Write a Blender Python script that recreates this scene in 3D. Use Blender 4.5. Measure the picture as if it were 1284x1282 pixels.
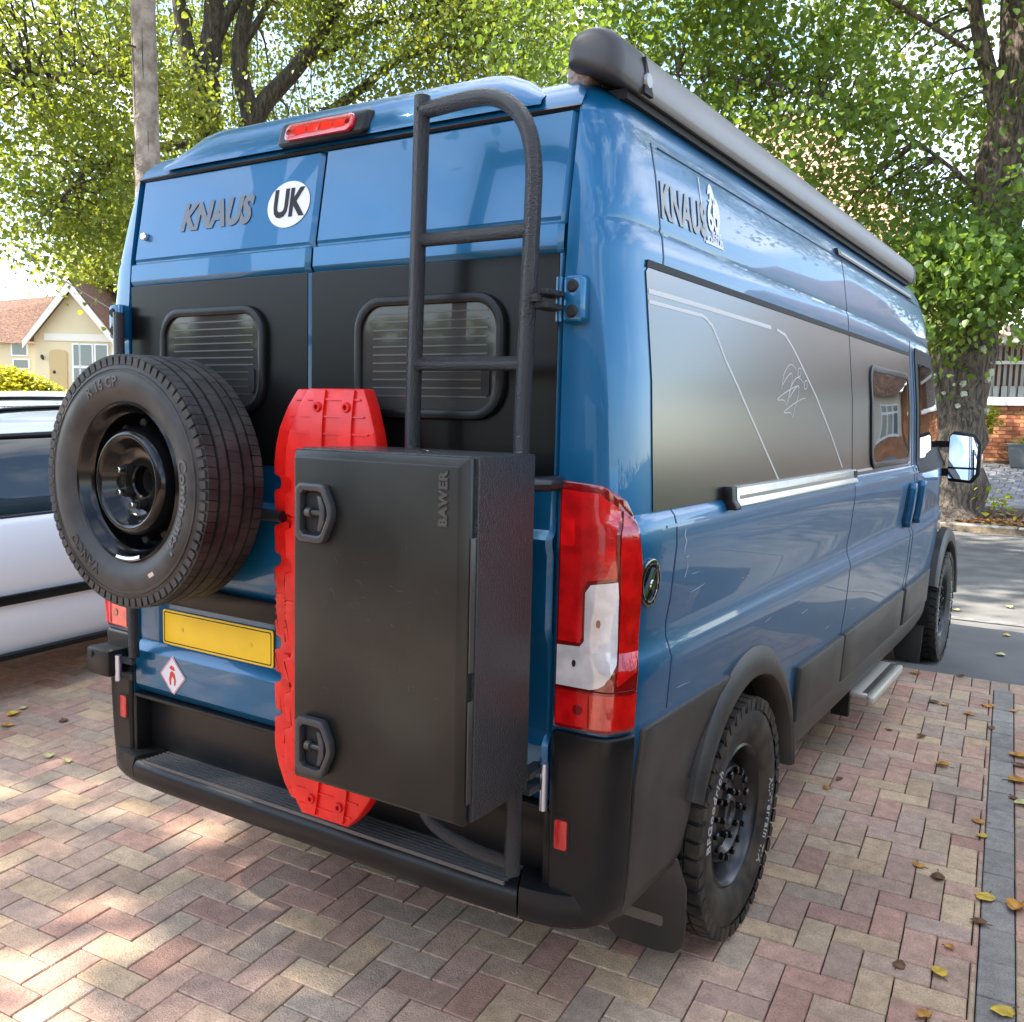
import bpy, bmesh, math, random
import numpy as np
from mathutils import Vector, Matrix
random.seed(7)
for o in list(bpy.data.objects): bpy.data.objects.remove(o)
SC = bpy.context.scene
COL = SC.collection
R = math.radians

# ------------------------------------------------------------------ camera
def cam_axes(yaw, pitch, roll):
    f = Vector((-math.sin(yaw)*math.cos(pitch), math.cos(yaw)*math.cos(pitch), math.sin(pitch)))
    r0 = Vector((math.cos(yaw), math.sin(yaw), 0)); u0 = r0.cross(f)
    r = math.cos(roll)*r0 + math.sin(roll)*u0
    return r, r.cross(f), f
cd = bpy.data.cameras.new('camera'); cam = bpy.data.objects.new('camera', cd); COL.objects.link(cam)
r_, u_, f_ = cam_axes(R(32.3625), R(-5.7571), R(1.3618))
m = Matrix(((r_.x, u_.x, -f_.x, 1.8971), (r_.y, u_.y, -f_.y, -1.9369), (r_.z, u_.z, -f_.z, 1.6145), (0, 0, 0, 1)))
cam.matrix_world = m
cd.sensor_width = 36.0; cd.lens = 1191.0/1284*36; cd.shift_y = -0.002
cd.clip_start = 0.05; cd.clip_end = 2000
SC.camera = cam

# ------------------------------------------------------------------ sky, sun, exposure
SUN_AZ = Vector((-0.62, -0.40)).normalized(); SUN_EL = R(44)
SUN = Vector((SUN_AZ.x*math.cos(SUN_EL), SUN_AZ.y*math.cos(SUN_EL), math.sin(SUN_EL)))
W = bpy.data.worlds.new('World'); SC.world = W; W.use_nodes = True
nt = W.node_tree; nt.nodes.clear()
def N(t, kind, **kw):
    n = t.nodes.new(kind)
    for k, v in kw.items(): setattr(n, k, v)
    return n
sky = N(nt, 'ShaderNodeTexSky', sky_type='NISHITA'); sky.sun_disc = False
sky.sun_elevation = SUN_EL; sky.sun_rotation = math.atan2(SUN.x, SUN.y)
sky.air_density = 1.0; sky.dust_density = 0.3
bg = N(nt, 'ShaderNodeBackground'); bg.inputs[1].default_value = 0.13
wo = N(nt, 'ShaderNodeOutputWorld'); tc = N(nt, 'ShaderNodeTexCoord')
mp = N(nt, 'ShaderNodeMapping'); mp.inputs['Scale'].default_value = (1.6, 1.6, 4.2); mp.inputs['Location'].default_value = (0.3, 1.7, 0.2)
nz = N(nt, 'ShaderNodeTexNoise'); nz.inputs['Scale'].default_value = 1.5; nz.inputs['Detail'].default_value = 7; nz.inputs['Roughness'].default_value = 0.55
rp = N(nt, 'ShaderNodeValToRGB'); rp.color_ramp.elements[0].position = 0.47; rp.color_ramp.elements[1].position = 0.64
mx = N(nt, 'ShaderNodeMix', data_type='RGBA'); mx.inputs['B'].default_value = (8.0, 8.1, 8.4, 1)
L = nt.links.new
L(tc.outputs['Generated'], mp.inputs[0]); L(mp.outputs[0], nz.inputs['Vector']); L(nz.outputs[0], rp.inputs[0])
L(rp.outputs[0], mx.inputs['Factor']); L(sky.outputs[0], mx.inputs['A']); L(mx.outputs['Result'], bg.inputs[0]); L(bg.outputs[0], wo.inputs[0])
sd = bpy.data.lights.new('sun', 'SUN'); so = bpy.data.objects.new('sun', sd); COL.objects.link(so)
sd.energy = 4.2; sd.angle = R(0.6); sd.color = (1.0, 0.94, 0.84)
so.rotation_euler = (-SUN).to_track_quat('-Z', 'Y').to_euler(); so.location = SUN*60
SC.view_settings.view_transform = 'Standard'; SC.view_settings.look = 'None'
SC.view_settings.gamma = 1.0; SC.view_settings.use_curve_mapping = False
SC.view_settings.exposure = 2.15

# ------------------------------------------------------------------ materials
MATS = {}
def mat(name, col, rough=0.5, metal=0.0, coat=0.0, coat_rough=0.03, spec=0.5, var=0.0, vscale=8.0, col2=None,
        bump=0.0, bscale=60.0, bdist=0.01, rvar=0.0, trans=0.0, ior=1.45, alpha=1.0, detail=4.0, emit=None, coords='Object', obcol=False, attr=None, lo=0.38, hi=0.62):
    if name in MATS: return MATS[name]
    M = bpy.data.materials.new(name); M.use_nodes = True; t = M.node_tree
    b = t.nodes['Principled BSDF']; l = t.links.new
    b.inputs['Base Color'].default_value = (*col, 1); b.inputs['Roughness'].default_value = rough
    b.inputs['Metallic'].default_value = metal; b.inputs['Coat Weight'].default_value = coat
    b.inputs['Coat Roughness'].default_value = coat_rough; b.inputs['Specular IOR Level'].default_value = spec
    b.inputs['Transmission Weight'].default_value = trans; b.inputs['IOR'].default_value = ior; b.inputs['Alpha'].default_value = alpha
    if emit: b.inputs['Emission Color'].default_value = (*emit[:3], 1); b.inputs['Emission Strength'].default_value = emit[3]
    c = N(t, 'ShaderNodeTexCoord')
    src = None
    if obcol: src = N(t, 'ShaderNodeObjectInfo').outputs['Color']
    if attr:
        a = N(t, 'ShaderNodeAttribute'); a.attribute_name = attr; src = a.outputs['Color']
    if var or col2:
        n = N(t, 'ShaderNodeTexNoise'); n.inputs['Scale'].default_value = vscale; n.inputs['Detail'].default_value = detail
        l(c.outputs[coords], n.inputs['Vector'])
        rmp = N(t, 'ShaderNodeValToRGB'); rmp.color_ramp.elements[0].position = lo; rmp.color_ramp.elements[1].position = hi
        l(n.outputs[0], rmp.inputs[0])
        x = N(t, 'ShaderNodeMix', data_type='RGBA')
        l(rmp.outputs[0], x.inputs['Factor'])
        if src:
            h1 = N(t, 'ShaderNodeMix', data_type='RGBA', blend_type='MULTIPLY'); h1.inputs['Factor'].default_value = 1
            x.inputs['A'].default_value = (1-var, 1-var, 1-var, 1); x.inputs['B'].default_value = (1+var, 1+var, 1+var, 1)
            l(src, h1.inputs['A']); l(x.outputs['Result'], h1.inputs['B']); l(h1.outputs['Result'], b.inputs['Base Color'])
        else:
            if col2: x.inputs['A'].default_value = (*col, 1); x.inputs['B'].default_value = (*col2, 1)
            else:
                x.inputs['A'].default_value = (*[v*(1-var) for v in col], 1); x.inputs['B'].default_value = (*[min(1, v*(1+var)) for v in col], 1)
            l(x.outputs['Result'], b.inputs['Base Color'])
        if rvar:
            mr = N(t, 'ShaderNodeMapRange'); mr.inputs['To Min'].default_value = rough-rvar; mr.inputs['To Max'].default_value = rough+rvar
            l(n.outputs[0], mr.inputs[0]); l(mr.outputs[0], b.inputs['Roughness'])
    elif src: l(src, b.inputs['Base Color'])
    if bump:
        n2 = N(t, 'ShaderNodeTexNoise'); n2.inputs['Scale'].default_value = bscale; n2.inputs['Detail'].default_value = 3
        l(c.outputs[coords], n2.inputs['Vector'])
        bm_ = N(t, 'ShaderNodeBump'); bm_.inputs['Strength'].default_value = bump; bm_.inputs['Distance'].default_value = bdist
        l(n2.outputs[0], bm_.inputs['Height']); l(bm_.outputs[0], b.inputs['Normal'])
    MATS[name] = M
    return M

def bark_mat(name, c1, c2, sc=5.0):
    M = bpy.data.materials.new(name); M.use_nodes = True; t = M.node_tree; l = t.links.new; b = t.nodes['Principled BSDF']; b.inputs['Roughness'].default_value = .95
    c = N(t, 'ShaderNodeTexCoord'); mp = N(t, 'ShaderNodeMapping'); mp.inputs['Scale'].default_value = (1, 1, .22)
    n = N(t, 'ShaderNodeTexNoise'); n.inputs['Scale'].default_value = sc*4; n.inputs['Detail'].default_value = 8; n.inputs['Roughness'].default_value = .65; n.inputs['Distortion'].default_value = .6
    r = N(t, 'ShaderNodeValToRGB'); e = r.color_ramp.elements; e[0].position = .40; e[0].color = (*c1, 1); e[1].position = .62; e[1].color = (*c2, 1)
    bp = N(t, 'ShaderNodeBump'); bp.inputs['Strength'].default_value = 1; bp.inputs['Distance'].default_value = .09
    l(c.outputs['Object'], mp.inputs[0]); l(mp.outputs[0], n.inputs['Vector']); l(n.outputs[0], r.inputs[0]); l(r.outputs[0], b.inputs['Base Color']); l(n.outputs[0], bp.inputs['Height']); l(bp.outputs[0], b.inputs['Normal'])
    MATS[name] = M; return M
def paver_mat(name, obcol):
    M = bpy.data.materials.new(name); M.use_nodes = True; t = M.node_tree; l = t.links.new; b = t.nodes['Principled BSDF']; b.inputs['Roughness'].default_value = .85
    if obcol: src = N(t, 'ShaderNodeObjectInfo').outputs['Color']
    else: a = N(t, 'ShaderNodeAttribute'); a.attribute_name = 'pcol'; src = a.outputs['Color']
    g = N(t, 'ShaderNodeNewGeometry'); cur = src
    for sc, lo, hi, det, p0, p1 in ((1.1, .78, 1.10, 3, .35, .65), (22, .86, 1.12, 6, .35, .65), (170, .72, 1.10, 4, .30, .55)):
        n = N(t, 'ShaderNodeTexNoise'); n.inputs['Scale'].default_value = sc; n.inputs['Detail'].default_value = det; l(g.outputs['Position'], n.inputs['Vector'])
        r = N(t, 'ShaderNodeMapRange'); r.inputs['From Min'].default_value = p0; r.inputs['From Max'].default_value = p1; r.inputs['To Min'].default_value = lo; r.inputs['To Max'].default_value = hi
        l(n.outputs[0], r.inputs[0]); m_ = N(t, 'ShaderNodeMix', data_type='RGBA', blend_type='MULTIPLY'); m_.inputs['Factor'].default_value = 1
        l(cur, m_.inputs['A']); l(r.outputs[0], m_.inputs['B']); cur = m_.outputs['Result']; last = n
    l(cur, b.inputs['Base Color'])
    bp = N(t, 'ShaderNodeBump'); bp.inputs['Strength'].default_value = .7; bp.inputs['Distance'].default_value = .006; l(last.outputs[0], bp.inputs['Height']); l(bp.outputs[0], b.inputs['Normal'])
    MATS[name] = M; return M
def leaf_mat(name, cols, trans=0.45, tcol=(0.30, 0.42, 0.05)):
    M = bpy.data.materials.new(name); M.use_nodes = True; t = M.node_tree; l = t.links.new
    b = t.nodes['Principled BSDF']; out = t.nodes['Material Output']
    g = N(t, 'ShaderNodeNewGeometry'); rmp = N(t, 'ShaderNodeValToRGB'); rmp.color_ramp.elements.remove(rmp.color_ramp.elements[1])
    for i, (p, c) in enumerate(cols):
        e = rmp.color_ramp.elements[0] if i == 0 else rmp.color_ramp.elements.new(p)
        e.position = p; e.color = (*c, 1)
    l(g.outputs['Random Per Island'], rmp.inputs[0]); l(rmp.outputs[0], b.inputs['Base Color'])
    b.inputs['Roughness'].default_value = 0.45
    tr = N(t, 'ShaderNodeBsdfTranslucent'); hm = N(t, 'ShaderNodeMix', data_type='RGBA', blend_type='MIX'); hm.inputs['Factor'].default_value = 0.6
    hm.inputs['B'].default_value = (*tcol, 1); l(rmp.outputs[0], hm.inputs['A']); l(hm.outputs['Result'], tr.inputs['Color'])
    ms = N(t, 'ShaderNodeMixShader'); ms.inputs[0].default_value = trans
    l(b.outputs[0], ms.inputs[1]); l(tr.outputs[0], ms.inputs[2]); l(ms.outputs[0], out.inputs['Surface'])
    MATS[name] = M
    return M

# ------------------------------------------------------------------ mesh helpers
class MB:
    def __init__(s): s.v = []; s.f = []; s.c = []
    def add(s, vs, fs, col=None):
        k = len(s.v); s.v += [tuple(v) for v in vs]; s.f += [tuple(i+k for i in f) for f in fs]
        if col is not None: s.c += [col]*len(fs)
        return s
    def box(s, x0, y0, z0, x1, y1, z1, col=None):
        return s.add([(x0,y0,z0),(x1,y0,z0),(x1,y1,z0),(x0,y1,z0),(x0,y0,z1),(x1,y0,z1),(x1,y1,z1),(x0,y1,z1)],
                     [(3,2,1,0),(4,5,6,7),(0,1,5,4),(1,2,6,5),(2,3,7,6),(3,0,4,7)], col)
    def tube(s, pts, rad, n=10, cap=True):
        pts = [Vector(p) for p in pts]; k = len(pts)
        rs = rad if hasattr(rad, '__len__') else [rad]*k
        T = []
        for i in range(k):
            d = (pts[min(i+1, k-1)]-pts[max(i-1, 0)]); T.append(d.normalized() if d.length > 1e-9 else Vector((0, 0, 1)))
        a = Vector((0, 0, 1)) if abs(T[0].z) < 0.9 else Vector((1, 0, 0))
        nrm = (a - T[0]*a.dot(T[0])).normalized()
        vs = []
        for i in range(k):
            nrm = (nrm - T[i]*nrm.dot(T[i])).normalized(); bn = T[i].cross(nrm)
            for j in range(n):
                t = 2*math.pi*j/n; vs.append(pts[i]+(nrm*math.cos(t)+bn*math.sin(t))*rs[i])
        fs = [(i*n+j, i*n+(j+1) % n, (i+1)*n+(j+1) % n, (i+1)*n+j) for i in range(k-1) for j in range(n)]
        if cap: fs += [tuple(range(n-1, -1, -1)), tuple(range((k-1)*n, k*n))]
        return s.add(vs, fs)
    def lathe(s, prof, n=48, axis='y', c=(0, 0, 0), closed=False, a0=0, a1=2*math.pi):
        """prof = [(radius, along-axis)], swept round the axis through c"""
        full = abs(a1-a0-2*math.pi) < 1e-6; m_ = n if full else n+1; vs = []
        for i in range(m_):
            t = a0+(a1-a0)*i/n
            for r, h in prof:
                if axis == 'y': vs.append((c[0]+r*math.cos(t), c[1]+h, c[2]+r*math.sin(t)))
                elif axis == 'x': vs.append((c[0]+h, c[1]+r*math.cos(t), c[2]+r*math.sin(t)))
                else: vs.append((c[0]+r*math.cos(t), c[1]+r*math.sin(t), c[2]+h))
        k = len(prof); fs = []
        for i in range(n):
            i2 = (i+1) % m_
            for j in range(k if closed else k-1):
                j2 = (j+1) % k; fs.append((i*k+j, i2*k+j, i2*k+j2, i*k+j2))
        return s.add(vs, fs)
    def loft(s, rings, closed=True, cap0=False, cap1=False):
        n = len(rings[0]); vs = [p for r in rings for p in r]; fs = []
        for i in range(len(rings)-1):
            for j in range(n if closed else n-1):
                j2 = (j+1) % n; fs.append((i*n+j, i*n+j2, (i+1)*n+j2, (i+1)*n+j))
        if cap0: fs.append(tuple(range(n-1, -1, -1)))
        if cap1: fs.append(tuple(range((len(rings)-1)*n, len(rings)*n)))
        return s.add(vs, fs)
    def mesh(s, name, fixn=True):
        me = bpy.data.meshes.new(name); me.from_pydata(s.v, [], s.f)
        if s.c:
            ca = me.color_attributes.new('pcol', 'FLOAT_COLOR', 'CORNER'); buf = []
            for p, c in zip(me.polygons, s.c): buf += list((*c, 1.0))*p.loop_total
            ca.data.foreach_set('color', buf)
        if fixn:
            b = bmesh.new(); b.from_mesh(me); bmesh.ops.recalc_face_normals(b, faces=b.faces); b.to_mesh(me); b.free()
        me.validate(); me.update(); return me

def smooth(me, ang=35):
    me.polygons.foreach_set('use_smooth', [True]*len(me.polygons))
    try: me.set_sharp_from_angle(angle=R(ang))
    except Exception: pass
def ob(name, me, m, parent=None, loc=(0, 0, 0), rot=(0, 0, 0), sm=35):
    if isinstance(me, MB): me = me.mesh(name)
    if sm: smooth(me, sm)
    o = bpy.data.objects.new(name, me); COL.objects.link(o)
    if m is not None and not me.materials: me.materials.append(m)
    o.location = loc; o.rotation_euler = rot
    if parent: o.parent = parent
    return o
def empty(name, loc=(0, 0, 0), rot=(0, 0, 0)):
    o = bpy.data.objects.new(name, None); COL.objects.link(o); o.location = loc; o.rotation_euler = rot; o.empty_display_size = 0.2
    return o
def tag(o, label, cat, group=None):
    o['label'] = label; o['category'] = cat
    if group: o['group'] = group
    return o
def struct(o): o['kind'] = 'structure'; return o
def stuff(o): o['kind'] = 'stuff'; return o
def rbox(x0, y0, z0, x1, y1, z1, b=0.01, seg=2):
    mb = MB().box(x0, y0, z0, x1, y1, z1); me = mb.mesh('b')
    bm = bmesh.new(); bm.from_mesh(me); bmesh.ops.bevel(bm, geom=bm.edges[:], offset=b, segments=seg, profile=0.5, affect='EDGES')
    bm.to_mesh(me); bm.free(); return me
def bevel_me(me, b, seg=2, ang=30):
    bm = bmesh.new(); bm.from_mesh(me)
    es = [e for e in bm.edges if len(e.link_faces) == 2 and e.calc_face_angle(0) > R(ang)]
    bmesh.ops.bevel(bm, geom=es, offset=b, segments=seg, profile=0.5, affect='EDGES'); bm.to_mesh(me); bm.free(); return me
def rr(x0, z0, x1, z1, r, n=6):
    """rounded rectangle outline"""
    out = []
    for cx, cz, a in ((x1-r, z1-r, 0), (x0+r, z1-r, 90), (x0+r, z0+r, 180), (x1-r, z0+r, 270)):
        for i in range(n+1): t = R(a+90*i/n); out.append((cx+r*math.cos(t), cz+r*math.sin(t)))
    return out
def circ(cx, cz, r, n=32, sx=1.0, sz=1.0): return [(cx+r*sx*math.cos(2*math.pi*i/n), cz+r*sz*math.sin(2*math.pi*i/n)) for i in range(n)]
def patch(outline, fmap, thick=0.004, off=0.003, du=0.08, holes=(), name='patch', duu=None):
    """2-D outline filled, cut into a grid, then laid on a curved surface with real thickness.
    fmap(u, v, off) -> point; off is the distance out of the surface"""
    bm = bmesh.new()
    for loop in [outline]+list(holes):
        vs = [bm.verts.new((p[0], p[1], 0)) for p in loop]
        for i in range(len(vs)): bm.edges.new((vs[i], vs[(i+1) % len(vs)]))
    bmesh.ops.triangle_fill(bm, use_beauty=True, use_dissolve=False, edges=bm.edges[:])
    us = [p[0] for p in outline]; vs_ = [p[1] for p in outline]
    for ax, lo, hi in ((0, min(us), max(us)), (1, min(vs_), max(vs_))):
        n = int((hi-lo)/(duu if duu and ax == 0 else du))
        cuts = [lo+(hi-lo)*i/(n+1) for i in range(1, n+1)]
        if ax == 1: cuts += [k for k in getattr(fmap, 'knots', ()) if lo+1e-4 < k < hi-1e-4]
        for t in cuts:
            co = (t, 0, 0) if ax == 0 else (0, t, 0); no = (1, 0, 0) if ax == 0 else (0, 1, 0)
            bmesh.ops.bisect_plane(bm, geom=bm.verts[:]+bm.edges[:]+bm.faces[:], dist=1e-6, plane_co=co, plane_no=no)
    bm.verts.ensure_lookup_table(); bm.verts.index_update()
    top = [fmap(v.co.x, v.co.y, off) for v in bm.verts]; bot = [fmap(v.co.x, v.co.y, off-thick) for v in bm.verts]
    n = len(top); fs = []; 
    for f in bm.faces:
        idx = [v.index for v in f.verts]; fs.append(tuple(idx)); fs.append(tuple(i+n for i in reversed(idx)))
    for e in bm.edges:
        if len(e.link_faces) == 1: a, b = e.verts[0].index, e.verts[1].index; fs.append((a, b, b+n, a+n))
    bm.free()
    return MB().add(top+bot, fs).mesh(name)
def text_me(s, size=1.0, bold=0.0, shear=0.0, space=1.0, align='CENTER'):
    c = bpy.data.curves.new('t', 'FONT'); c.body = s; c.size = size; c.offset = bold; c.shear = shear; c.space_character = space
    c.align_x = align; c.align_y = 'CENTER'; c.resolution_u = 3
    o = bpy.data.objects.new('t', c); COL.objects.link(o); bpy.context.view_layer.update()
    me = bpy.data.meshes.new_from_object(o.evaluated_get(bpy.context.evaluated_depsgraph_get()))
    bpy.data.objects.remove(o); bpy.data.curves.remove(c); return me
def map_me(me, fn, thick=None):
    vs = [tuple(v.co) for v in me.vertices]; fs = [tuple(p.vertices) for p in me.polygons]
    if thick is None: return MB().add([fn(x, y, 0) for x, y, z in vs], fs).mesh('text')
    n = len(vs); F = list(fs)+[tuple(i+n for i in reversed(f)) for f in fs]
    cnt = {}
    for f in fs:
        for i in range(len(f)):
            a, b = f[i], f[(i+1) % len(f)]; k = (min(a, b), max(a, b)); cnt[k] = cnt.get(k, 0)+1
    F += [(a, b, b+n, a+n) for (a, b), c in cnt.items() if c == 1]
    return MB().add([fn(x, y, thick) for x, y, z in vs]+[fn(x, y, 0) for x, y, z in vs], F).mesh('text')
def cr(pts, n=6):
    """Catmull-Rom through points"""
    P = [Vector(p) for p in pts]; out = []
    for i in range(len(P)-1):
        p0, p1, p2, p3 = P[max(i-1, 0)], P[i], P[i+1], P[min(i+2, len(P)-1)]
        for k in range(n):
            t = k/n; out.append(0.5*((2*p1)+(p2-p0)*t+(2*p0-5*p1+4*p2-p3)*t*t+(3*p1-p0-3*p2+p3)*t**3))
    out.append(P[-1]); return out
def copy_tree(o, parent=None):
    c = o.copy(); COL.objects.link(c); c.parent = parent
    for ch in o.children: copy_tree(ch, c)
    return c

M_paint = mat('blue_metallic_paint', (0.0012, 0.088, 0.195), 0.36, 0.35, coat=0.52, coat_rough=0.02, bump=0.02, bscale=3.0, bdist=0.02, var=.05, vscale=5, rvar=.05, detail=8)
M_vinyl = mat('black_satin_vinyl', (0.005, 0.0047, 0.0044), 0.30, spec=0.4, coat=0.9, coat_rough=0.21, bump=0.03, bscale=40, bdist=0.002)
M_vinylr = mat('black_vinyl_dulled', (0.005, 0.0047, 0.0044), 0.30, spec=0.22, bump=0.03, bscale=40, bdist=0.002)  # same film as the side panels, gloss cut to darken its reflections
M_plast = mat('black_textured_plastic', (0.008, 0.008, 0.0085), 0.36, spec=0.28, var=0.25, vscale=5, bump=0.1, bscale=500, bdist=0.001, rvar=0.08)
M_dusty = mat('dusty_black_plastic', (0.026, 0.024, 0.022), 0.45, col2=(0.055, 0.048, 0.041), vscale=3.0, bump=0.12, bscale=400, bdist=0.001, rvar=0.1)
M_powder = mat('black_powder_coat', (0.010, 0.010, 0.011), 0.16, spec=0.7, bump=1.0, bscale=290, bdist=0.010)
M_boxdoor = mat('black_scuffed_plastic', (0.009, 0.009, 0.008), 0.33, spec=0.32, col2=(0.021, 0.021, 0.018), vscale=3, rvar=0.06, bump=0.08, bscale=600, bdist=0.001)
M_rubber = mat('black_rubber', (0.012, 0.012, 0.012), 0.6, col2=(0.022, 0.021, 0.020), vscale=6)
M_rubber2 = mat('dusty_tyre_rubber', (0.016, 0.015, 0.014), 0.65, col2=(0.058, 0.044, 0.032), vscale=14)
M_rubber3 = mat('new_tyre_rubber', (0.013, 0.0125, 0.0125), 0.55, col2=(0.040, 0.036, 0.032), vscale=9, rvar=.12)
M_rimblk = mat('gloss_black_steel', (0.004, 0.004, 0.0045), 0.17, spec=0.4)
M_rimsat = mat('satin_black_steel', (0.010, 0.010, 0.011), 0.30, spec=0.6)
M_red = mat('red_moulded_plastic', (0.60, 0.008, 0.005), 0.33, var=0.12, vscale=10, bump=0.04, bscale=300, bdist=0.001)
M_lens = mat('red_lamp_lens', (0.52, 0.004, 0.005), 0.16, coat=1.0, spec=0.7, col2=(0.34, 0.002, 0.003), vscale=22, bump=.12, bscale=120, bdist=.003)
M_lensd = mat('dark_red_lamp_lens', (0.16, 0.002, 0.003), 0.10, coat=1.0)
M_lensw = mat('clear_lamp_lens', (0.50, 0.48, 0.46), 0.12, coat=1.0, var=0.18, vscale=14)
M_glass = mat('tinted_glass', (0.012, 0.013, 0.012), 0.03, spec=0.9, coat=0.3)
M_alu = mat('brushed_aluminium', (0.62, 0.60, 0.57), 0.32, 0.9, var=0.06, vscale=20)
M_chrome = mat('chrome', (0.75, 0.76, 0.78), 0.08, 1.0)
M_steel = mat('steel_bolt', (0.55, 0.55, 0.56), 0.3, 1.0)
M_white = mat('white_print', (0.60, 0.60, 0.63), 0.4)
M_silver = mat('silver_vinyl', (0.30, 0.30, 0.31), 0.35, 0.4)
M_greyl = mat('grey_vinyl_line', (0.42, 0.40, 0.39), 0.4)
M_black = mat('matt_black', (0.006, 0.006, 0.006), 0.7)
M_mirror = mat('mirror_glass', (0.85, 0.87, 0.9), 0.01, 1.0)
M_plate = mat('yellow_number_plate', (0.80, 0.52, 0.015), 0.35, var=0.04)
M_stickr = mat('red_print', (0.55, 0.03, 0.02), 0.4)
M_awn = mat('anthracite_aluminium', (0.15, 0.142, 0.145), 0.38, 0.35, var=0.06, vscale=3)
M_awncap = mat('anthracite_plastic', (0.03, 0.028, 0.029), 0.45, bump=0.1, bscale=500, bdist=0.001)
M_gold = mat('pale_paper_label', (0.55, 0.42, 0.34), 0.6)
M_pearl = mat('lichen_white', (0.6, 0.6, 0.5), 0.9)
# ------------------------------------------------------------------ ground heights
PA = R(4.994); PP = 0.0996; PO = (-1.1409, -0.262)
def zpave(x, y): return 0.0019-0.0246*x+0.0329*(y-1.0)
def sstep(t): t = max(0.0, min(1.0, t)); return t*t*(3-2*t)
def zroad(y): return -0.02+0.012*(y-5.0)
def pav(u, v):
    return (PO[0]+PP*(u*math.cos(PA)-v*math.sin(PA)), PO[1]+PP*(u*math.sin(PA)+v*math.cos(PA)))
def pav_inv(x, y):
    dx, dy = x-PO[0], y-PO[1]
    return ((dx*math.cos(PA)+dy*math.sin(PA))/PP, (-dx*math.sin(PA)+dy*math.cos(PA))/PP)
V_END = 44.0
def ztar(x, y):
    v = pav_inv(x, y)[1]; t = sstep((v-V_END)/7.0)
    return (1-t)*(zpave(x, y)-0.003)+t*(zroad(y)-0.0)

# ------------------------------------------------------------------ camper van
van = empty('camper_van', (0, 0.9, 0))
tag(van, 'metallic blue high-roof camper van with black side panels, parked on the block paving', 'camper van')
def part(name, me, m, parent=None, sm=35):
    o = ob(name, me, m, None, sm=sm)
    p = parent or van
    o.parent = p; o.matrix_parent_inverse = Matrix.Identity(4)
    loc = Vector((0, 0, 0)); q = p
    while q: loc += q.location; q = q.parent
    o.location = -loc
    return o

_Z = [.30, .42, .50, .74, .82, .98, 1.015, 1.065, 1.10, 1.16, 1.30, 1.345, 1.372, 1.385, 1.70, 1.985, 2.00, 2.05, 2.065, 2.075, 2.20, 2.28, 2.285, 2.32, 2.36, 2.395, 2.42, 2.44, 2.452]
_X = [.90, .945, .955, .968, .978, .988, .990, .972, .970, .980, .992, .990, .982, .972, .955, .925, .926, .920, .912, .914, .896, .880, .876, .866, .848, .815, .76, .62, .35]
_YZ = [.3, 1.9, 2.07, 2.32, 2.36, 2.395, 2.42, 2.44, 2.452]
_YY = [0, 0, .012, .050, .075, .11, .16, .30, .60]
_FZ = [.30, .6, .9, 1.1, 1.25, 1.36, 1.8, 2.2, 2.33, 2.40, 2.46]
_FY = [5.80, 5.92, 5.90, 5.80, 5.55, 5.20, 4.85, 4.50, 4.36, 4.2, 3.9]
def xs(z, y=1.0):
    b = float(np.interp(z, _Z, _X))
    k = max(0, (y-3.75)/2.0); return b*(1-.15*k*k)-(.05*k if z > 1.40 else 0)
def yr(z): return float(np.interp(z, _YZ, _YY))
def yf(z): return float(np.interp(z, _FZ, _FY))
DOORX = 0.792
def corner_raw(z):
    X = xs(z); Y = yr(z); x0 = min(DOORX+.006, X-.05)
    return [(x0, Y), (X-.062, Y+.006), (X-.030, Y+.030), (X-.010, Y+.075), (X-.002, Y+.13), (X, Y+.19)]
def corner_line(z, n=4):
    return cr([(a, b, z) for a, b in corner_raw(z)], n)
def cmap(sx):
    """(s, z, off): s metres round the rear corner from the door edge"""
    def f(s, z, off):
        P = corner_line(z, 5); acc = 0
        for i in range(len(P)-1):
            d = (P[i+1]-P[i]); l = d.length
            if acc+l >= s or i == len(P)-2:
                t = (s-acc)/l; p = P[i]+d*t
                d0 = (P[min(i+2, len(P)-1)]-P[max(i-1, 0)]).normalized()
                return (sx*(p.x+d0.y*off), p.y-d0.x*off, z)
            acc += l
    f.knots = _Z
    return f
def smap(sx=1):
    def f(y, z, off): return (sx*(xs(z, y)+off), y, z)
    f.knots = _Z
    return f
# body shell: horizontal rings lofted from sill to roof
def ring(z):
    X = xs(z); Y = yr(z); rec = 0.10 if z < .668 else 0.022 if z < 2.318 else 0.0
    cl = corner_line(z, 3); x0 = cl[0].x
    half = [(0, Y+rec), (x0*.5, Y+rec), (x0-.001, Y+rec)]+[(p.x, p.y) for p in cl]
    F = yf(z); y4 = min(4.0, F-.5)
    for y in (.36, .5, .7, .9, 1.1, 1.4, 1.8, 2.2, 2.6, 3.0, 3.5): half.append((xs(z, y), max(y, cl[-1].y+.01) if y < 1.2 else y))
    half.append((xs(z, y4), y4))
    for t, s in ((.3, 1), (.6, .99), (.85, .95)):
        y = y4+(F-y4)*t; half.append((xs(z, y)*s, y))
    half += [(X*.70, F-.02), (X*.35, F), (0, F)]
    left = [(-a, b) for a, b in half[1:-1]][::-1]
    return [(a, b, z) for a, b in half+left]
zl = sorted(set([.405, .42, .46, .50, .62, .665, .675, .74, .82, .90, .98, 1.015, 1.04, 1.065, 1.10, 1.16, 1.25, 1.30, 1.345, 1.36, 1.372, 1.385, 1.5, 1.6, 1.7, 1.8, 1.9, 1.985, 2.00, 2.05, 2.058, 2.065, 2.075, 2.14, 2.20, 2.28, 2.285, 2.312, 2.322, 2.34, 2.36, 2.38, 2.395, 2.42, 2.44, 2.452]))
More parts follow.
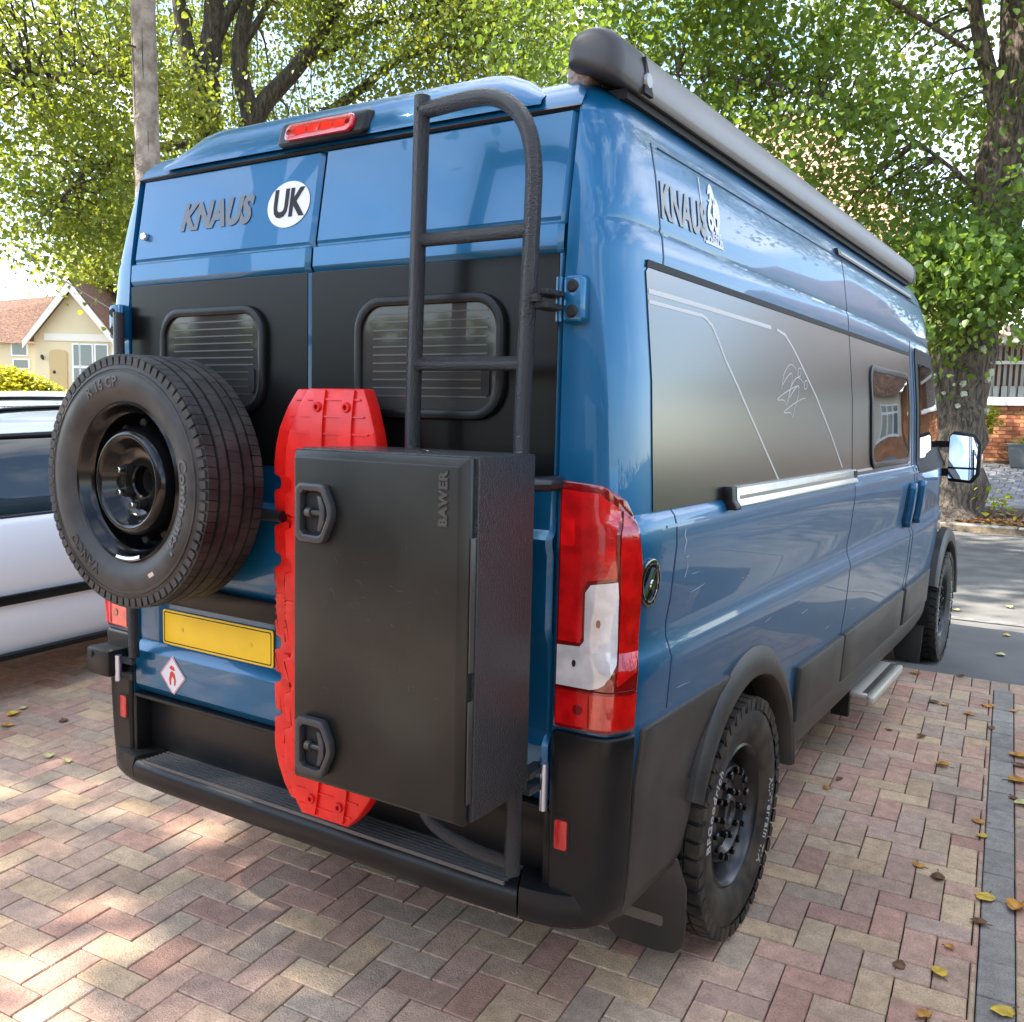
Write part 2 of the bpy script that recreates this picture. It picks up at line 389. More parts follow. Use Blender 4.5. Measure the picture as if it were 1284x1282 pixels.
bodym = MB().loft([ring(z) for z in zl], True, True, True).mesh('body')
def bool_cut(me, cutters):
    o = bpy.data.objects.new('tmp', me); COL.objects.link(o); tmp = []
    for c in cutters:
        co = bpy.data.objects.new('cut', c); COL.objects.link(co); tmp.append(co)
        md = o.modifiers.new('b', 'BOOLEAN'); md.object = co; md.operation = 'DIFFERENCE'; md.solver = 'EXACT'
    bpy.context.view_layer.update()
    r = bpy.data.meshes.new_from_object(o.evaluated_get(bpy.context.evaluated_depsgraph_get()))
    for q in [o]+tmp: bpy.data.objects.remove(q)
    return r
AX_R, AX_F, AX_Z = 0.912, 5.10, 0.363
def cyl_x(y, z, r, x0, x1, n=64):
    return MB().loft([[(x, y+r*math.cos(2*math.pi*i/n), z+r*math.sin(2*math.pi*i/n)) for i in range(n)] for x in (x0, x1)], True, True, True).mesh('c')
bodym = bool_cut(bodym, [cyl_x(y, AX_Z, .455, s*.60, s*1.3) for y in (AX_R, AX_F) for s in (1, -1)])
body = part('body', bodym, M_paint, sm=28)
for y in (AX_R, AX_F):
    for s in (1, -1):
        part('wheel_arch_liner', MB().lathe([(.452, s*.61), (.452, s*.945)], 32, 'x', (0, y, AX_Z), a0=R(-8), a1=R(188)), M_black)
part('underbody', MB().box(-.80, .5, .26, .80, 5.4, .305), M_black)

# --- rear doors
_DZ = [.672, .70, .815, .830, .845, .970, 1.060, 1.075, 1.10, 1.28, 1.300, 1.318, 1.340, 1.36, 1.44, 1.985, 1.992, 2.000, 2.050, 2.058, 2.063, 2.07, 2.316]
_DY = [.010, -.012, -.014, -.006, .010, .010, .004, -.004, -.012, -.012, -.020, -.022, -.004, .000, .002, .002, -.004, -.008, -.004, .012, .012, .010, .052]
def dsurf(x, z, off): return (x, float(np.interp(z, _DZ, _DY))+0.006*(x/.8)**2-off-0.002, z)
dsurf.knots = _DZ
ZD = sorted(set(_DZ+[.75, .9, 1.2, 1.5, 1.6, 1.7, 1.8, 1.9, 2.15, 2.23]))
WIN = {-1: (-.625, 1.595, -.165, 1.905), 1: (.175, 1.595, .645, 1.905)}
for s in (-1, 1):
    a, b = sorted((s*.0035, s*(DOORX-.004)))
    xsn = [a, a+.012]+[a+(b-a)*t for t in (.1, .25, .4, .55, .7, .85)]+[b-.012, b]
    rows = []
    for z in ZD: rows.append([dsurf(x, z, -.012 if k in (0, len(xsn)-1) else 0) for k, x in enumerate(xsn)])
    mbd = MB(); n = len(xsn); vs = [p for r in rows for p in r]
    fs = [(i*n+j, i*n+j+1, (i+1)*n+j+1, (i+1)*n+j) for i in range(len(rows)-1) for j in range(n-1)]
    mbd.add(vs, fs); me = mbd.mesh('rear_door')
    rd = part('rear_door', me, M_paint, sm=25)
    rd['label'] = 'blue and black rear door carrying the ladder and locker' if s > 0 else 'blue and black rear door carrying the spare wheel'
    # black vinyl band
    x0, z0, x1, z1 = WIN[s]
    part('black_panel', patch([(a+.004, 1.448), (b-.006, 1.448), (b-.006, 1.984), (a+.004, 1.984)], dsurf, .003, .0035, .2), M_vinylr, rd)
    # window: outer rubber frame, glass, inner light frame, blind slats behind the glass
    fr = patch(rr(x0, z0, x1, z1, .085, 8), dsurf, .022, .022, .3, holes=[rr(x0+.024, z0+.024, x1-.024, z1-.024, .065, 8)])
    part('window_frame', bevel_me(fr, .006, 2, 50), M_plast, rd)
    part('window_pane', patch(rr(x0+.020, z0+.020, x1-.020, z1-.020, .066, 8), dsurf, .006, .012, .3), mat('rear_window_glass', (.030, .029, .027), .05, spec=.32, col2=(.050, .048, .044), vscale=3.2, detail=2), rd)
    for k in range(11):
        z = z0+.055+k*.021
        part('blind_slat', patch([(x0+.06, z), (x1-.05, z), (x1-.05, z+.004), (x0+.06, z+.004)], dsurf, .001, .0134, .5), mat('blind_slat', (.058, .056, .052), .3), rd)
    part('window_latch', patch(rr(x1-.065, z0+.06, x1-.040, z0+.13, .008, 3), dsurf, .004, .018, .3), M_black, rd)
# rear lower door trim: number plate light strip, plate, stickers
part('handle_strip', bevel_me(patch([(-.70, .985), (-.012, .985), (-.012, 1.052), (-.70, 1.052)], dsurf, .02, .022, .3), .006), M_plast)
pl = part('number_plate', bevel_me(patch(rr(-.655, .850, -.150, .962, .008, 3), dsurf, .004, .007, .3), .001), M_plate)
pl['label'] = 'blank yellow rear number plate'
part('plate_border', patch(rr(-.648, .856, -.157, .956, .006, 3), dsurf, .0006, .0078, .3, holes=[rr(-.645, .859, -.160, .953, .006, 3)]), M_black)
for x in (-.56, -.245): part('plate_screw', patch(circ(x, .906, .007, 12), dsurf, .002, .0090, .3), mat('yellow_screw_cap', (.72, .46, .02), .3))
dia = [(-.585, .822), (-.522, .757), (-.585, .692), (-.648, .757)]
part('warning_sticker', patch(dia, dsurf, .001, .0025, .3), M_white)
part('sticker_border', patch([(-.585, .8195), (-.5245, .757), (-.585, .6945), (-.6455, .757)], dsurf, .0006, .0032, .3, holes=[[(-.585, .8165), (-.5275, .757), (-.585, .6975), (-.6425, .757)]]), M_stickr)
sk = []
for pts in ([(-.601, .782), (-.590, .790), (-.578, .786), (-.572, .776), (-.582, .774), (-.592, .777)],
            [(-.596, .768), (-.588, .772), (-.580, .769), (-.573, .762), (-.569, .742), (-.573, .726), (-.579, .726), (-.578, .744), (-.585, .756), (-.592, .744), (-.593, .726), (-.600, .726), (-.603, .744)]):
    part('sticker_flame', patch(pts, dsurf, .0006, .0032, .3), M_stickr)
# rear lettering
def rear_text(name, s, cx, cz, size, m, bold=.02, shear=0, space=1.0, off=.0022, sx=1.0, parent=None):
    me = text_me(s, size, bold*size, shear, space)
    return part(name, map_me(me, lambda x, y, t: dsurf(cx+x*sx, cz+y, off+t), .0006), m, parent, sm=0)
rear_text('maker_lettering', 'KNAUS', -.418, 2.180, .108, mat('dark_grey_vinyl', (.10, .105, .11), .35, .4), .05, .20, 1.02, sx=.86)
part('country_sticker', patch(circ(-.112, 2.182, .082, 40, 1.0, .80), dsurf, .001, .0022, .2), M_white)
rear_text('country_code', 'UK', -.112, 2.182, .108, M_black, .035, 0, 1.0, off=.0030, sx=.80)
part('door_bolt', MB().lathe([(0, -.004), (.009, -.004), (.012, 0), (.012, .01)], 16, 'y', (-.735, .012, 2.14)), M_chrome)
# tail lights round the corner
for s in (1, -1):
    f = cmap(s); f.knots = _Z; lp = [(.008, .872), (.212, .872), (.222, 1.05), (.222, 1.27), (.208, 1.355), (.170, 1.42), (.115, 1.455), (.010, 1.462)]
    tl = part('tail_light', bevel_me(patch(lp, f, .02, .010, .04, duu=.011), .004, 2, 60), M_lensd)
    tl['label'] = 'red and clear tail light cluster beside the locker' if s > 0 else 'red tail light half hidden by the spare wheel'
    part('brake_lens', patch([(.018, 1.085), (.072, 1.085), (.078, 1.10), (.078, 1.215), (.088, 1.232), (.150, 1.245), (.150, 1.40), (.11, 1.436), (.018, 1.442)], f, .004, .0155, .04, duu=.011), M_lens, tl)
    part('edge_lens', patch([(.158, .99), (.205, 1.02), (.214, 1.06), (.214, 1.265), (.200, 1.345), (.158, 1.398)], f, .004, .0155, .04, duu=.011), M_lens, tl)
    part('reversing_lens', patch([(.016, .978), (.105, .978), (.122, .983), (.137, .994), (.147, 1.012), (.153, 1.04), (.153, 1.235), (.098, 1.224), (.085, 1.205), (.085, 1.09), (.074, 1.076), (.016, 1.074)], f, .004, .0158, .04, duu=.011), M_lensw, tl)
    part('fog_lens', patch([(.016, .884), (.206, .884), (.210, .968), (.016, .968)], f, .004, .0155, .04, duu=.011), M_lens, tl)
    part('lamp_bulb', patch(circ(.075, .925, .013, 12), f, .002, .0175, .04, duu=.011), M_lensd, tl)
    part('lamp_bulb', patch(circ(.118, 1.135, .006, 10, .7, 1.6), f, .002, .0180, .04, duu=.011), mat('lamp_amber', (.25, .10, .05), .3), tl)
    part('lamp_bulb', patch(circ(.062, 1.035, .006, 10, .8, 1.4), f, .002, .0180, .04, duu=.011), M_black, tl)
    part('lens_divider', patch([(.012, .969), (.212, .969), (.212, .973), (.012, .973)], f, .003, .0165, .04, duu=.011), M_lensd, tl)
    part('lens_divider', patch([(.100, .886), (.104, .886), (.104, .966), (.100, .966)], f, .003, .0170, .04, duu=.011), M_lensd, tl)
# door hinges
for s in (1, -1):
    for z in (1.875,):
        hb = bevel_me(MB().box(.806, -.030, z-.055, .862, .02, z+.055).mesh('h'), .014, 3)
        if s < 0:
            for v in hb.vertices: v.co.x = -v.co.x
            hb.flip_normals()
        h = part('door_hinge', hb, M_paint)
        part('hinge_knuckle', MB().tube([(s*.800, -.024, z-.05), (s*.800, -.024, z+.05)], .009, 12), M_paint, h)
        for k in (-1, 1):
            part('hinge_bolt', MB().lathe([(0, -.036), (.010, -.036), (.013, -.032), (.016, -.029), (.016, -.02)], 16, 'y', (s*.836, 0, z+k*.028)), M_black, h)
# seams on the high roof
part('rain_gutter', MB().loft([[(x, yr(2.322)-.006+.01*(abs(x)/.8)**4, 2.318), (x, yr(2.322)-.012+.01*(abs(x)/.8)**4, 2.324), (x, yr(2.322)-.004+.01*(abs(x)/.8)**4, 2.330), (x, yr(2.322)+.02, 2.324)] for x in np.linspace(-.80, .80, 21)], True, True, True), M_plast)
# raised roof spoiler with third brake light
def spring(y, z, hw, n=22):
    out = []
    for i in range(n+1):
        t = -1+2*i/n; e = max(0, (abs(t)-.72)/.28); h = 1-.62*e**2; out.append((t*hw, y, 2.340+(z-2.340)*h))
    return out
secs = []
for y, z, hw in ((.052, 2.345, .69), (.056, 2.372, .69), (.082, 2.420, .685), (.112, 2.452, .68), (.15, 2.468, .67), (.25, 2.476, .66), (.6, 2.475, .62), (1.0, 2.45, .55)): secs.append(spring(y, z, hw))
part('roof_spoiler', MB().loft(secs, False), M_paint, sm=50)
bl = bevel_me(MB().loft([[(-.175, .030, 2.345), (.16, .030, 2.345), (.16, .10, 2.345), (-.175, .10, 2.345)], [(-.175, .055, 2.415), (.16, .055, 2.415), (.16, .12, 2.425), (-.175, .12, 2.425)]], True, True, True).mesh('bl'), .018, 3)
bk = part('brake_light', bl, M_plast)
bk['label'] = 'high-level red brake light in a black housing'
def blmap(x, z, off): return (x, .030+(z-2.345)*.357-off, z)
part('brake_lens', bevel_me(patch(rr(-.130, 2.353, .118, 2.404, .018, 5), blmap, .02, .014, .2), .006, 2, 50), M_lens, bk)
for k in range(4): part('lamp_led', patch(rr(-.088+k*.048, 2.366, -.048+k*.048, 2.388, .004, 2), blmap, .001, .0152, .2), mat('bright_red_lens', (.75, .015, .012), .15, coat=1), bk)
for x in (-.115, .103): part('lamp_screw', patch(circ(x, 2.379, .008, 12), blmap, .001, .0152, .2), M_lensd, bk)

# --- bumper
path = [(-.985, .10), (-.975, .06), (-.945, .018), (-.90, -.012), (-.84, -.034), (-.74, -.048)]+[(x, -.055) for x in np.linspace(-.6, .6, 7)]+[(.74, -.048), (.84, -.034), (.90, -.012), (.945, .018), (.975, .06), (.985, .10)]
def brow(x, y, prof):
    c = Vector((0, .9)); d = (Vector((x, y))-Vector((x*.75, .35))).normalized(); out = []
    for o_, z in prof: out.append((x+d.x*o_, y+d.y*o_, z))
    return out
stepm = [(-.15, .385), (-.05, .368), (-.018, .374), (.002, .40), (.004, .436), (-.006, .452), (-.018, .458), (-.16, .458)]
cp = [(x, y) for x, y in path]
def seg(i0, i1): return [brow(x, y, stepm) for x, y in cp[i0:i1+1]]
part('rear_step', MB().loft(seg(5, 13), True, True, True), M_plast, sm=40)
for s in (1, -1):
    sel = [(s*.745, -.047), (s*.79, -.043), (s*.835, -.033), (s*.875, -.016), (s*.90, .004)]
    if s < 0: sel = sel[::-1]
    part('bumper_corner', MB().loft([brow(x, y, stepm[:5]+[(-.004, .464), (-.03, .470), (-.12, .470)]) for x, y in sel], True, True, True), M_plast, sm=40)
    f = cmap(s)
    up = patch([(.004, .380), (.222, .374), (.222, .864), (.004, .864)], f, .035, .013, .04, duu=.012)
    part('bumper_post', bevel_me(up, .011, 3, 50), M_plast)
    rf = part('reflector_housing', patch(rr(.018, .565, .062, .655, .006, 3), f, .004, .0145, .03), M_black)
    part('reflector', bevel_me(patch(rr(.023, .573, .057, .647, .006, 3), f, .006, .0185, .03), .002), mat('red_reflector', (.42, .012, .012), .2, coat=.6, bump=.3, bscale=300, bdist=.002), rf)
rib = MB()
for k in range(7):
    y = -.046+k*.0150
    rib.box(-.70, y, .455, .70, y+.0075, .4655)
stuff(part('step_ribs', rib, mat('worn_step_rib', (.085, .082, .08), .3)))
part('bumper_panel', bevel_me(MB().box(-.803, .052, .44, .803, .075, .668).mesh('p'), .008), M_plast)
part('panel_lip', bevel_me(MB().box(-.785, -.014, .656, .785, .05, .668).mesh('p'), .004), M_plast)
for s in (1, -1): part('panel_cheek', bevel_me(MB().box(*((.784, -.004, .455, .8035, .055, .655) if s > 0 else (-.8035, -.004, .455, -.784, .055, .655))).mesh('p'), .003), M_plast)

# --- right and left side trim
for s in (1, -1):
    f = smap(s)
    arc = [(AX_R-.535*math.cos(t), AX_Z+.535*math.sin(t)) for t in np.linspace(R(68), R(31), 6)]+[(AX_R-.448*math.cos(t), AX_Z+.448*math.sin(t)) for t in np.linspace(R(30), R(0), 6)]
    arc = [(y, z) for y, z in arc if z < .866 and z > .36]
    poly = [(.112, .372), (.112, .866), (arc[0][0], .866)]+arc+[(arc[-1][0]-.01, .372)]
    cl = part('side_cladding', bevel_me(patch(poly, f, .03, .012, .06), .006, 2, 50), M_dusty)
    if s > 0: cl['label'] = 'dusty black plastic cladding behind the rear wheel'
    for ax in (AX_R, AX_F):
        dx_ = 0.022 if ax > 3 else 0; rings_ = []
        for t in np.linspace(R(4), R(156), 40):
            k = .016+.078*max(0, math.sin(t))**.9
            pr = [(.450, .90), (.447, .990), (.455, 1.004), (.470, 1.010), (.450+k*.75, 1.004), (.450+k, .988), (.452+k, .945)]
            rings_.append([(s*(x-dx_), ax+r*math.cos(t), AX_Z+r*math.sin(t)) for r, x in pr])
        part('wheel_arch_trim', MB().loft(rings_, True, True, True), M_dusty)
    for y0, y1 in ((1.50, 2.15), (2.17, 3.47), (3.55, 4.42)):
        part('side_moulding', bevel_me(patch([(y0, .505), (y1, .505), (y1, .715), (y0, .715)], f, .03, .020, .2), .008, 2, 50), M_dusty)
    part('sill', bevel_me(patch([(1.42, .36), (4.52, .36), (4.52, .495), (1.42, .495)], f, .02, .006, .3), .008, 2, 50), M_dusty)
    # black vinyl side panel with pin-stripe graphics
    p1 = part('side_panel', patch([(.150, 1.388), (2.150, 1.388), (2.150, 1.972), (.175, 1.972), (.155, 1.955)], f, .003, .0022, .12), M_vinyl)
    p2 = part('side_panel', patch([(2.166, 1.388), (3.49, 1.388), (3.49, 1.972), (2.166, 1.972)], f, .003, .0022, .12), M_vinyl)
    part('panel_trim', patch([(.158, 1.966), (3.50, 1.966), (3.50, 1.984), (.165, 1.984)], f, .003, .0042, .2), M_black)
    def line(pts, w, off=.0030, par=None, nm='pinstripe', m=M_greyl):
        P = [Vector((a, b)) for a, b in pts]; l1, l2 = [], []
        for i, p in enumerate(P):
            d = (P[min(i+1, len(P)-1)]-P[max(i-1, 0)]).normalized(); q = Vector((-d.y, d.x))*w/2
            l1.append((p+q)[:]); l2.append((p-q)[:])
        return part(nm, patch(l1+l2[::-1], f, .0006, off, .12), m, par)
    line([(.16, 1.910), (.52, 1.910), (1.1, 1.906)], .012, par=p1)
    line([(.16, 1.885), (.50, 1.885), (.53, 1.880), (.57, 1.865), (.61, 1.83), (.66, 1.78), (.80, 1.67), (1.14, 1.42)], .009, par=p1)
    line([(1.16, 1.905), (1.25, 1.895), (1.33, 1.86), (1.42, 1.81), (1.60, 1.70), (1.80, 1.57), (1.99, 1.43)], .009, par=p1)
    line([(2.17, 1.405), (3.46, 1.405)], .010, par=p2)
    # birds
    if s > 0:
        def bird(du, dv, k=1.0):
            # (u, v) in photo proportions, v down
            A = [(196, 395), (212, 250), (245, 140), (272, 118), (300, 170), (305, 230)]
            B = [(305, 228), (312, 150), (328, 145), (322, 225), (306, 232)]
            Cc = [(205, 345), (232, 265), (262, 210), (266, 260), (262, 320), (240, 440), (225, 560)]
            D = [(225, 560), (208, 508), (168, 505), (230, 410), (302, 337), (308, 372)]
            out = []
            for c in (A, B, Cc, D): out.append([(1.13+(u+du-168)*.00179, 1.80-(v+dv-118)*.0003125) for u, v in c])
            return out
        for du, dv in ((0, 0), (40, 130)):
            for c in bird(du, dv): line([p[:2] for p in cr([(a, b, 0) for a, b in c], 4)], .0026, par=p1, nm='bird_outline')
    # window in the sliding door
    wf = patch(rr(2.50, 1.402, 3.42, 1.868, .07, 6), f, .016, .012, .2, holes=[rr(2.53, 1.432, 3.39, 1.838, .05, 6)])
    part('window_frame', bevel_me(wf, .004, 2, 50), M_plast, p2)
    def fb(y, z, off):
        a_ = max(0, 1-((y-2.96)/.435)**2)*max(0, 1-((z-1.635)/.208)**2); x_, y_, z_ = f(y, z, off+.010*a_); return (x_, y_, z_)
    part('window_pane', patch(rr(2.525, 1.427, 3.395, 1.843, .05, 6), fb, .006, .0078, .03, duu=.05), M_glass, p2, sm=60)
    # door seams
    for y, z0, z1 in ((.262, .88, 2.28), (2.158, .505, 2.28), (3.52, .505, 2.05), (3.60, .50, 2.0)):
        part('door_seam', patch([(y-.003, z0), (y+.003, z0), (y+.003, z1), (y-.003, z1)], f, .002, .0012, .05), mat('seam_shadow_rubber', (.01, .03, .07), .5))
    # door handles
    for y in (3.42, 3.70):
        hh = part('door_handle', bevel_me(patch(rr(y-.035, 1.06, y+.035, 1.30, .03, 5), f, .05, .036, .1), .016, 3, 50), M_paint)
        part('handle_recess', patch(rr(y-.070, 1.065, y+.085, 1.295, .06, 6), f, .004, .003, .1), M_black, hh)
    # front door glass
    fg = part('front_window', patch([(3.74, 1.42), (4.85, 1.42), (4.55, 1.80), (4.30, 1.94), (3.74, 1.94)], f, .008, .006, .15), M_glass)
    part('window_seal', patch([(3.66, 1.34), (4.95, 1.34), (4.60, 1.84), (4.33, 2.02), (3.66, 2.02)], f, .004, .003, .15), M_black, fg)
    part('sill_strip', patch([(.20, 1.345), (4.9, 1.345), (4.9, 1.352), (.20, 1.352)], f, .003, .002, .2), M_paint)
    # grey pressing lines under the roof
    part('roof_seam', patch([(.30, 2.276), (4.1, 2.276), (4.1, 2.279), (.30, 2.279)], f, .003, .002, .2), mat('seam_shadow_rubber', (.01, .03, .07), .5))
f = smap(1)
# awning rail, side rail, connector, step, lettering on the entrance side
rl = part('door_rail', bevel_me(patch([(.665, 1.365), (2.13, 1.365), (2.13, 1.418), (.665, 1.418)], f, .03, .026, .3), .004), M_alu)
part('rail_groove', patch([(.70, 1.385), (2.10, 1.385), (2.10, 1.396), (.70, 1.396)], f, .002, .0275, .3), mat('rail_groove_alu', (.30, .29, .27), .4, .8), rl)
part('rail_cap', bevel_me(patch([(.625, 1.358), (.672, 1.358), (.672, 1.424), (.625, 1.424)], f, .04, .030, .3), .006), M_plast, rl)
part('rail_latch', patch([(2.09, 1.385), (2.14, 1.385), (2.14, 1.412), (2.09, 1.412)], f, .004, .029, .3), M_black, rl)
fc = cmap(1)
fl = part('power_inlet', bevel_me(patch(circ(.262, 1.222, .052, 28, .85, 1.15), fc, .012, .010, .03, holes=[circ(.262, 1.222, .039, 28, .85, 1.15)]), .004), mat('dark_chrome', (.25, .25, .26), .15, 1.0))
part('inlet_cap', patch(circ(.262, 1.222, .041, 28, .85, 1.15), fc, .004, .004, .03), M_rimblk, fl)
part('inlet_lock', patch(circ(.270, 1.215, .012, 14, .85, 1.15), fc, .004, .010, .03), M_chrome, fl)
part('inlet_rib', patch([(.235, 1.19), (.245, 1.19), (.285, 1.25), (.275, 1.258)], fc, .004, .008, .03), M_chrome, fl)
def side_text(name, s, y, z, size, m, bold=.02, shear=0, space=1.0, sy=1.0, sz=1.0, off=.0022):
    me = text_me(s, size, bold*size, shear, space)
    return part(name, map_me(me, lambda a, b, t: f(y+a*sy, z+b*sz, off+t), .0006), m, sm=0)
side_text('maker_lettering', 'KNAUS', .425, 2.142, .135, mat('mid_grey_vinyl', (.20, .205, .21), .4, .2), .035, .1, 1.0, .70, .92)
ann = part('anniversary_sticker', patch([(.565, 2.088), (.705, 2.088), (.695, 2.096), (.572, 2.096)], f, .0006, .0022, .1), M_white)
side_text('anniversary_number', '60', .640, 2.163, .11, M_white, .03, 0, 1.0, .80, 1.0)
side_text('anniversary_caption', 'YEARS', .655, 2.117, .030, M_white, .01, 0, 1.0, .85)
side_text('anniversary_name', 'KNAUS', .640, 2.100, .034, M_white, .02, .1, 1.0, 1.1, .8)
part('sticker_edge', patch([(.558, 2.09), (.562, 2.09), (.562, 2.262), (.558, 2.262)], f, .0006, .0022, .1), M_white)
for du, dv in ((0, 0), (.028, -.033)):
    part('bird_print', patch([(.615+du, 2.228+dv), (.628+du, 2.252+dv), (.643+du, 2.262+dv), (.655+du, 2.256+dv), (.664+du, 2.238+dv), (.668+du, 2.20+dv), (.660+du, 2.184+dv), (.655+du, 2.21+dv), (.645+du, 2.226+dv), (.640+du, 2.20+dv), (.628+du, 2.205+dv), (.608+du, 2.21+dv), (.628+du, 2.216+dv), (.636+du, 2.235+dv)], f, .0006, .0022, .1), M_white)
rs = part('awning_light', patch([(2.08, 2.286), (3.70, 2.286), (3.70, 2.312), (2.08, 2.312)], f, .02, .014, .3), M_rimsat)
part('light_strip', patch([(2.12, 2.294), (3.66, 2.294), (3.66, 2.304), (2.12, 2.304)], f, .002, .0155, .3), mat('grey_diffuser', (.35, .33, .31), .3), rs)
# awning cassette
ap = [(.742, 2.425), (.742, 2.460), (.752, 2.487), (.775, 2.502), (.810, 2.506), (.845, 2.497), (.872, 2.474), (.885, 2.440), (.886, 2.405), (.880, 2.384), (.868, 2.378), (.80, 2.405)]
ap = [p[:2] for p in cr([(a, b, 0) for a, b in ap]+[(ap[0][0], ap[0][1], 0)], 3)][:-1]
def awn_ring(y, k=1.0, dz=0): return [(.812+(a-.812)*k, y, 2.445+(b-2.445)*k+dz) for a, b in ap]
aw = part('awning', MB().loft([awn_ring(.205), awn_ring(3.72)], True, True, True), M_awn, sm=40)
aw['label'] = 'rolled-up anthracite awning cassette along the roof edge'
part('end_cap', MB().loft([awn_ring(.060, .55), awn_ring(.066, .80), awn_ring(.080, .93), awn_ring(.10, .99), awn_ring(.198, 1.01)], True, True, True), M_awncap, aw, sm=60)
part('end_cap', MB().loft([awn_ring(3.722, 1.01), awn_ring(3.78, .98), awn_ring(3.80, .85)], True, True, True), M_awncap, aw, sm=60)
0 and part('end_lens', bevel_me(MB().box(.79, .070, 2.386, .862, .084, 2.402).mesh('e'), .004), mat('grey_green_glass', (.06, .09, .10), .2, coat=.6), aw)
part('arm_joint', MB().lathe([(0, .012), (.016, .012), (.020, .006), (.020, -.01)], 20, 'x', (.882, .215, 2.410)), mat('grey_casting', (.25, .25, .25), .4, .6), aw)
part('arm_gap', MB().add([(.8895, .1985, 2.380), (.8895, .250, 2.380), (.8895, .1985, 2.462), (.850, .1985, 2.380), (.850, .250, 2.380), (.850, .1985, 2.462)], [(0, 1, 2), (3, 5, 4), (0, 3, 4, 1), (1, 4, 5, 2), (2, 5, 3, 0)]), M_black, aw)
part('awning_rail', MB().box(.745, .16, 2.36, .862, 3.70, 2.384), M_black)
part('awning_bracket', bevel_me(MB().box(.715, .13, 2.395, .775, .20, 2.442).mesh('b'), .006), mat('weathered_bracket', (.28, .22, .19), .8, var=.4, vscale=60, bump=.4, bscale=150))
# scratches in the paint behind the entrance
M_scr = mat('bare_scratch', (.34, .36, .40), .5)
def scratch(pts, w):
    P = [Vector(p) for p in pts]; a, b = [], []
    for i, p in enumerate(P):
        d = (P[min(i+1, len(P)-1)]-P[max(i-1, 0)]).normalized(); q = Vector((-d.y, d.x))*w*(.5 if i in (0, len(P)-1) else 1); a.append((p+q)[:]); b.append((p-q)[:])
    return part('paint_scratch', patch(a+b[::-1], f, .0008, .0010, .1), M_scr)
scratch([(.318, 1.335), (.312, 1.318), (.322, 1.302), (.316, 1.285), (.320, 1.270)], .0022)
scratch([(.345, 1.245), (.352, 1.232), (.346, 1.215), (.340, 1.205)], .0014)
scratch([(.330, 1.262), (.338, 1.258), (.350, 1.262)], .0010)
rsc = random.Random(12)
for k in range(26):
    y = rsc.uniform(.3, 3.4); z = rsc.uniform(.78, 1.30); l_ = rsc.uniform(.02, .10); dz = rsc.uniform(-.01, .01)
    scratch([(y, z), (y+l_*.5, z+dz*.4), (y+l_, z+dz)], rsc.uniform(.0004, .0008))
# entrance step
st = part('entrance_step', bevel_me(MB().box(.90, 2.62, .325, .995, 3.32, .347).mesh('s'), .006), mat('step_aluminium', (.62, .58, .50), .4, .5))
part('step_edge', bevel_me(MB().box(.998, 2.61, .300, 1.028, 3.33, .340).mesh('s'), .008), mat('step_aluminium', (.62, .58, .50), .4, .5), st)
part('step_bracket', MB().box(.84, 2.60, .23, .92, 2.63, .38), M_black, st)
part('step_bracket', MB().box(.84, 3.31, .23, .92, 3.34, .38), M_black, st)
part('step_gap_shade', MB().box(.972, 2.64, .342, .9975, 3.30, .3485), M_dusty, st)  # dark strip painted in as the shaded gap between the two bars
# wing mirrors
for s in (1, -1):
    y = 4.86
    hsg = bevel_me(MB().loft([[(s*.970, y-.022, 1.235), (s*1.125, y-.022, 1.225), (s*1.168, y-.018, 1.29), (s*1.168, y-.008, 1.49), (s*1.125, y-.005, 1.555), (s*.99, y-.005, 1.575), (s*.960, y-.005, 1.54)],
                              [(s*.98, y+.12, 1.27), (s*1.10, y+.12, 1.26), (s*1.13, y+.12, 1.30), (s*1.13, y+.12, 1.47), (s*1.10, y+.12, 1.52), (s*.995, y+.12, 1.53), (s*.97, y+.12, 1.51)]], True, True, True).mesh('m'), .018, 3, 25)
    mr = part('wing_mirror', hsg, M_plast)
    part('mirror_glass', MB().add([(s*.975, y-.0560+.15*(1.335-1.24), 1.335), (s*1.14, y-.0560+.15*(1.335-1.24), 1.335), (s*1.14, y-.0560+.15*(1.48-1.24), 1.48), (s*1.108, y-.0560+.15*(1.53-1.24), 1.53), (s*.985, y-.0560+.15*(1.545-1.24), 1.545), (s*.972, y-.0560+.15*(1.53-1.24), 1.53)], [(0, 1, 2, 3, 4, 5)]), M_mirror, mr)
    part('mirror_glass', MB().add([(s*.98, y-.0560+.15*(1.262-1.24), 1.262), (s*1.108, y-.0560+.15*(1.253-1.24), 1.253), (s*1.14, y-.0560+.15*(1.295-1.24), 1.295), (s*1.14, y-.0560+.15*(1.322-1.24), 1.322), (s*.976, y-.0560+.15*(1.322-1.24), 1.322)], [(0, 1, 2, 3, 4)]), M_mirror, mr)
    part('mirror_arm', MB().box(*sorted((s*.87, s*.98))[:1], y+.02, 1.46, *sorted((s*.87, s*.98))[1:], y+.07, 1.50), M_plast, mr)
    part('mirror_arm', MB().box(*sorted((s*.87, s*.98))[:1], y+.02, 1.27, *sorted((s*.87, s*.98))[1:], y+.07, 1.32), M_plast, mr)
    part('mirror_base', bevel_me(MB().loft([[(s*.84, y-.10, 1.27), (s*.905, y-.10, 1.27), (s*.905, y+.1, 1.27), (s*.84, y+.1, 1.27)], [(s*.82, y-.06, 1.58), (s*.870, y-.06, 1.58), (s*.870, y+.0, 1.58), (s*.82, y+.0, 1.58)]], True, True, True).mesh('b'), .01), M_plast, mr)
    if s > 0: part('indicator', bevel_me(MB().box(1.14, y+.02, 1.33, 1.165, y+.10, 1.42).mesh('i'), .006), mat('amber_clear', (.6, .42, .36), .15, coat=1), mr)
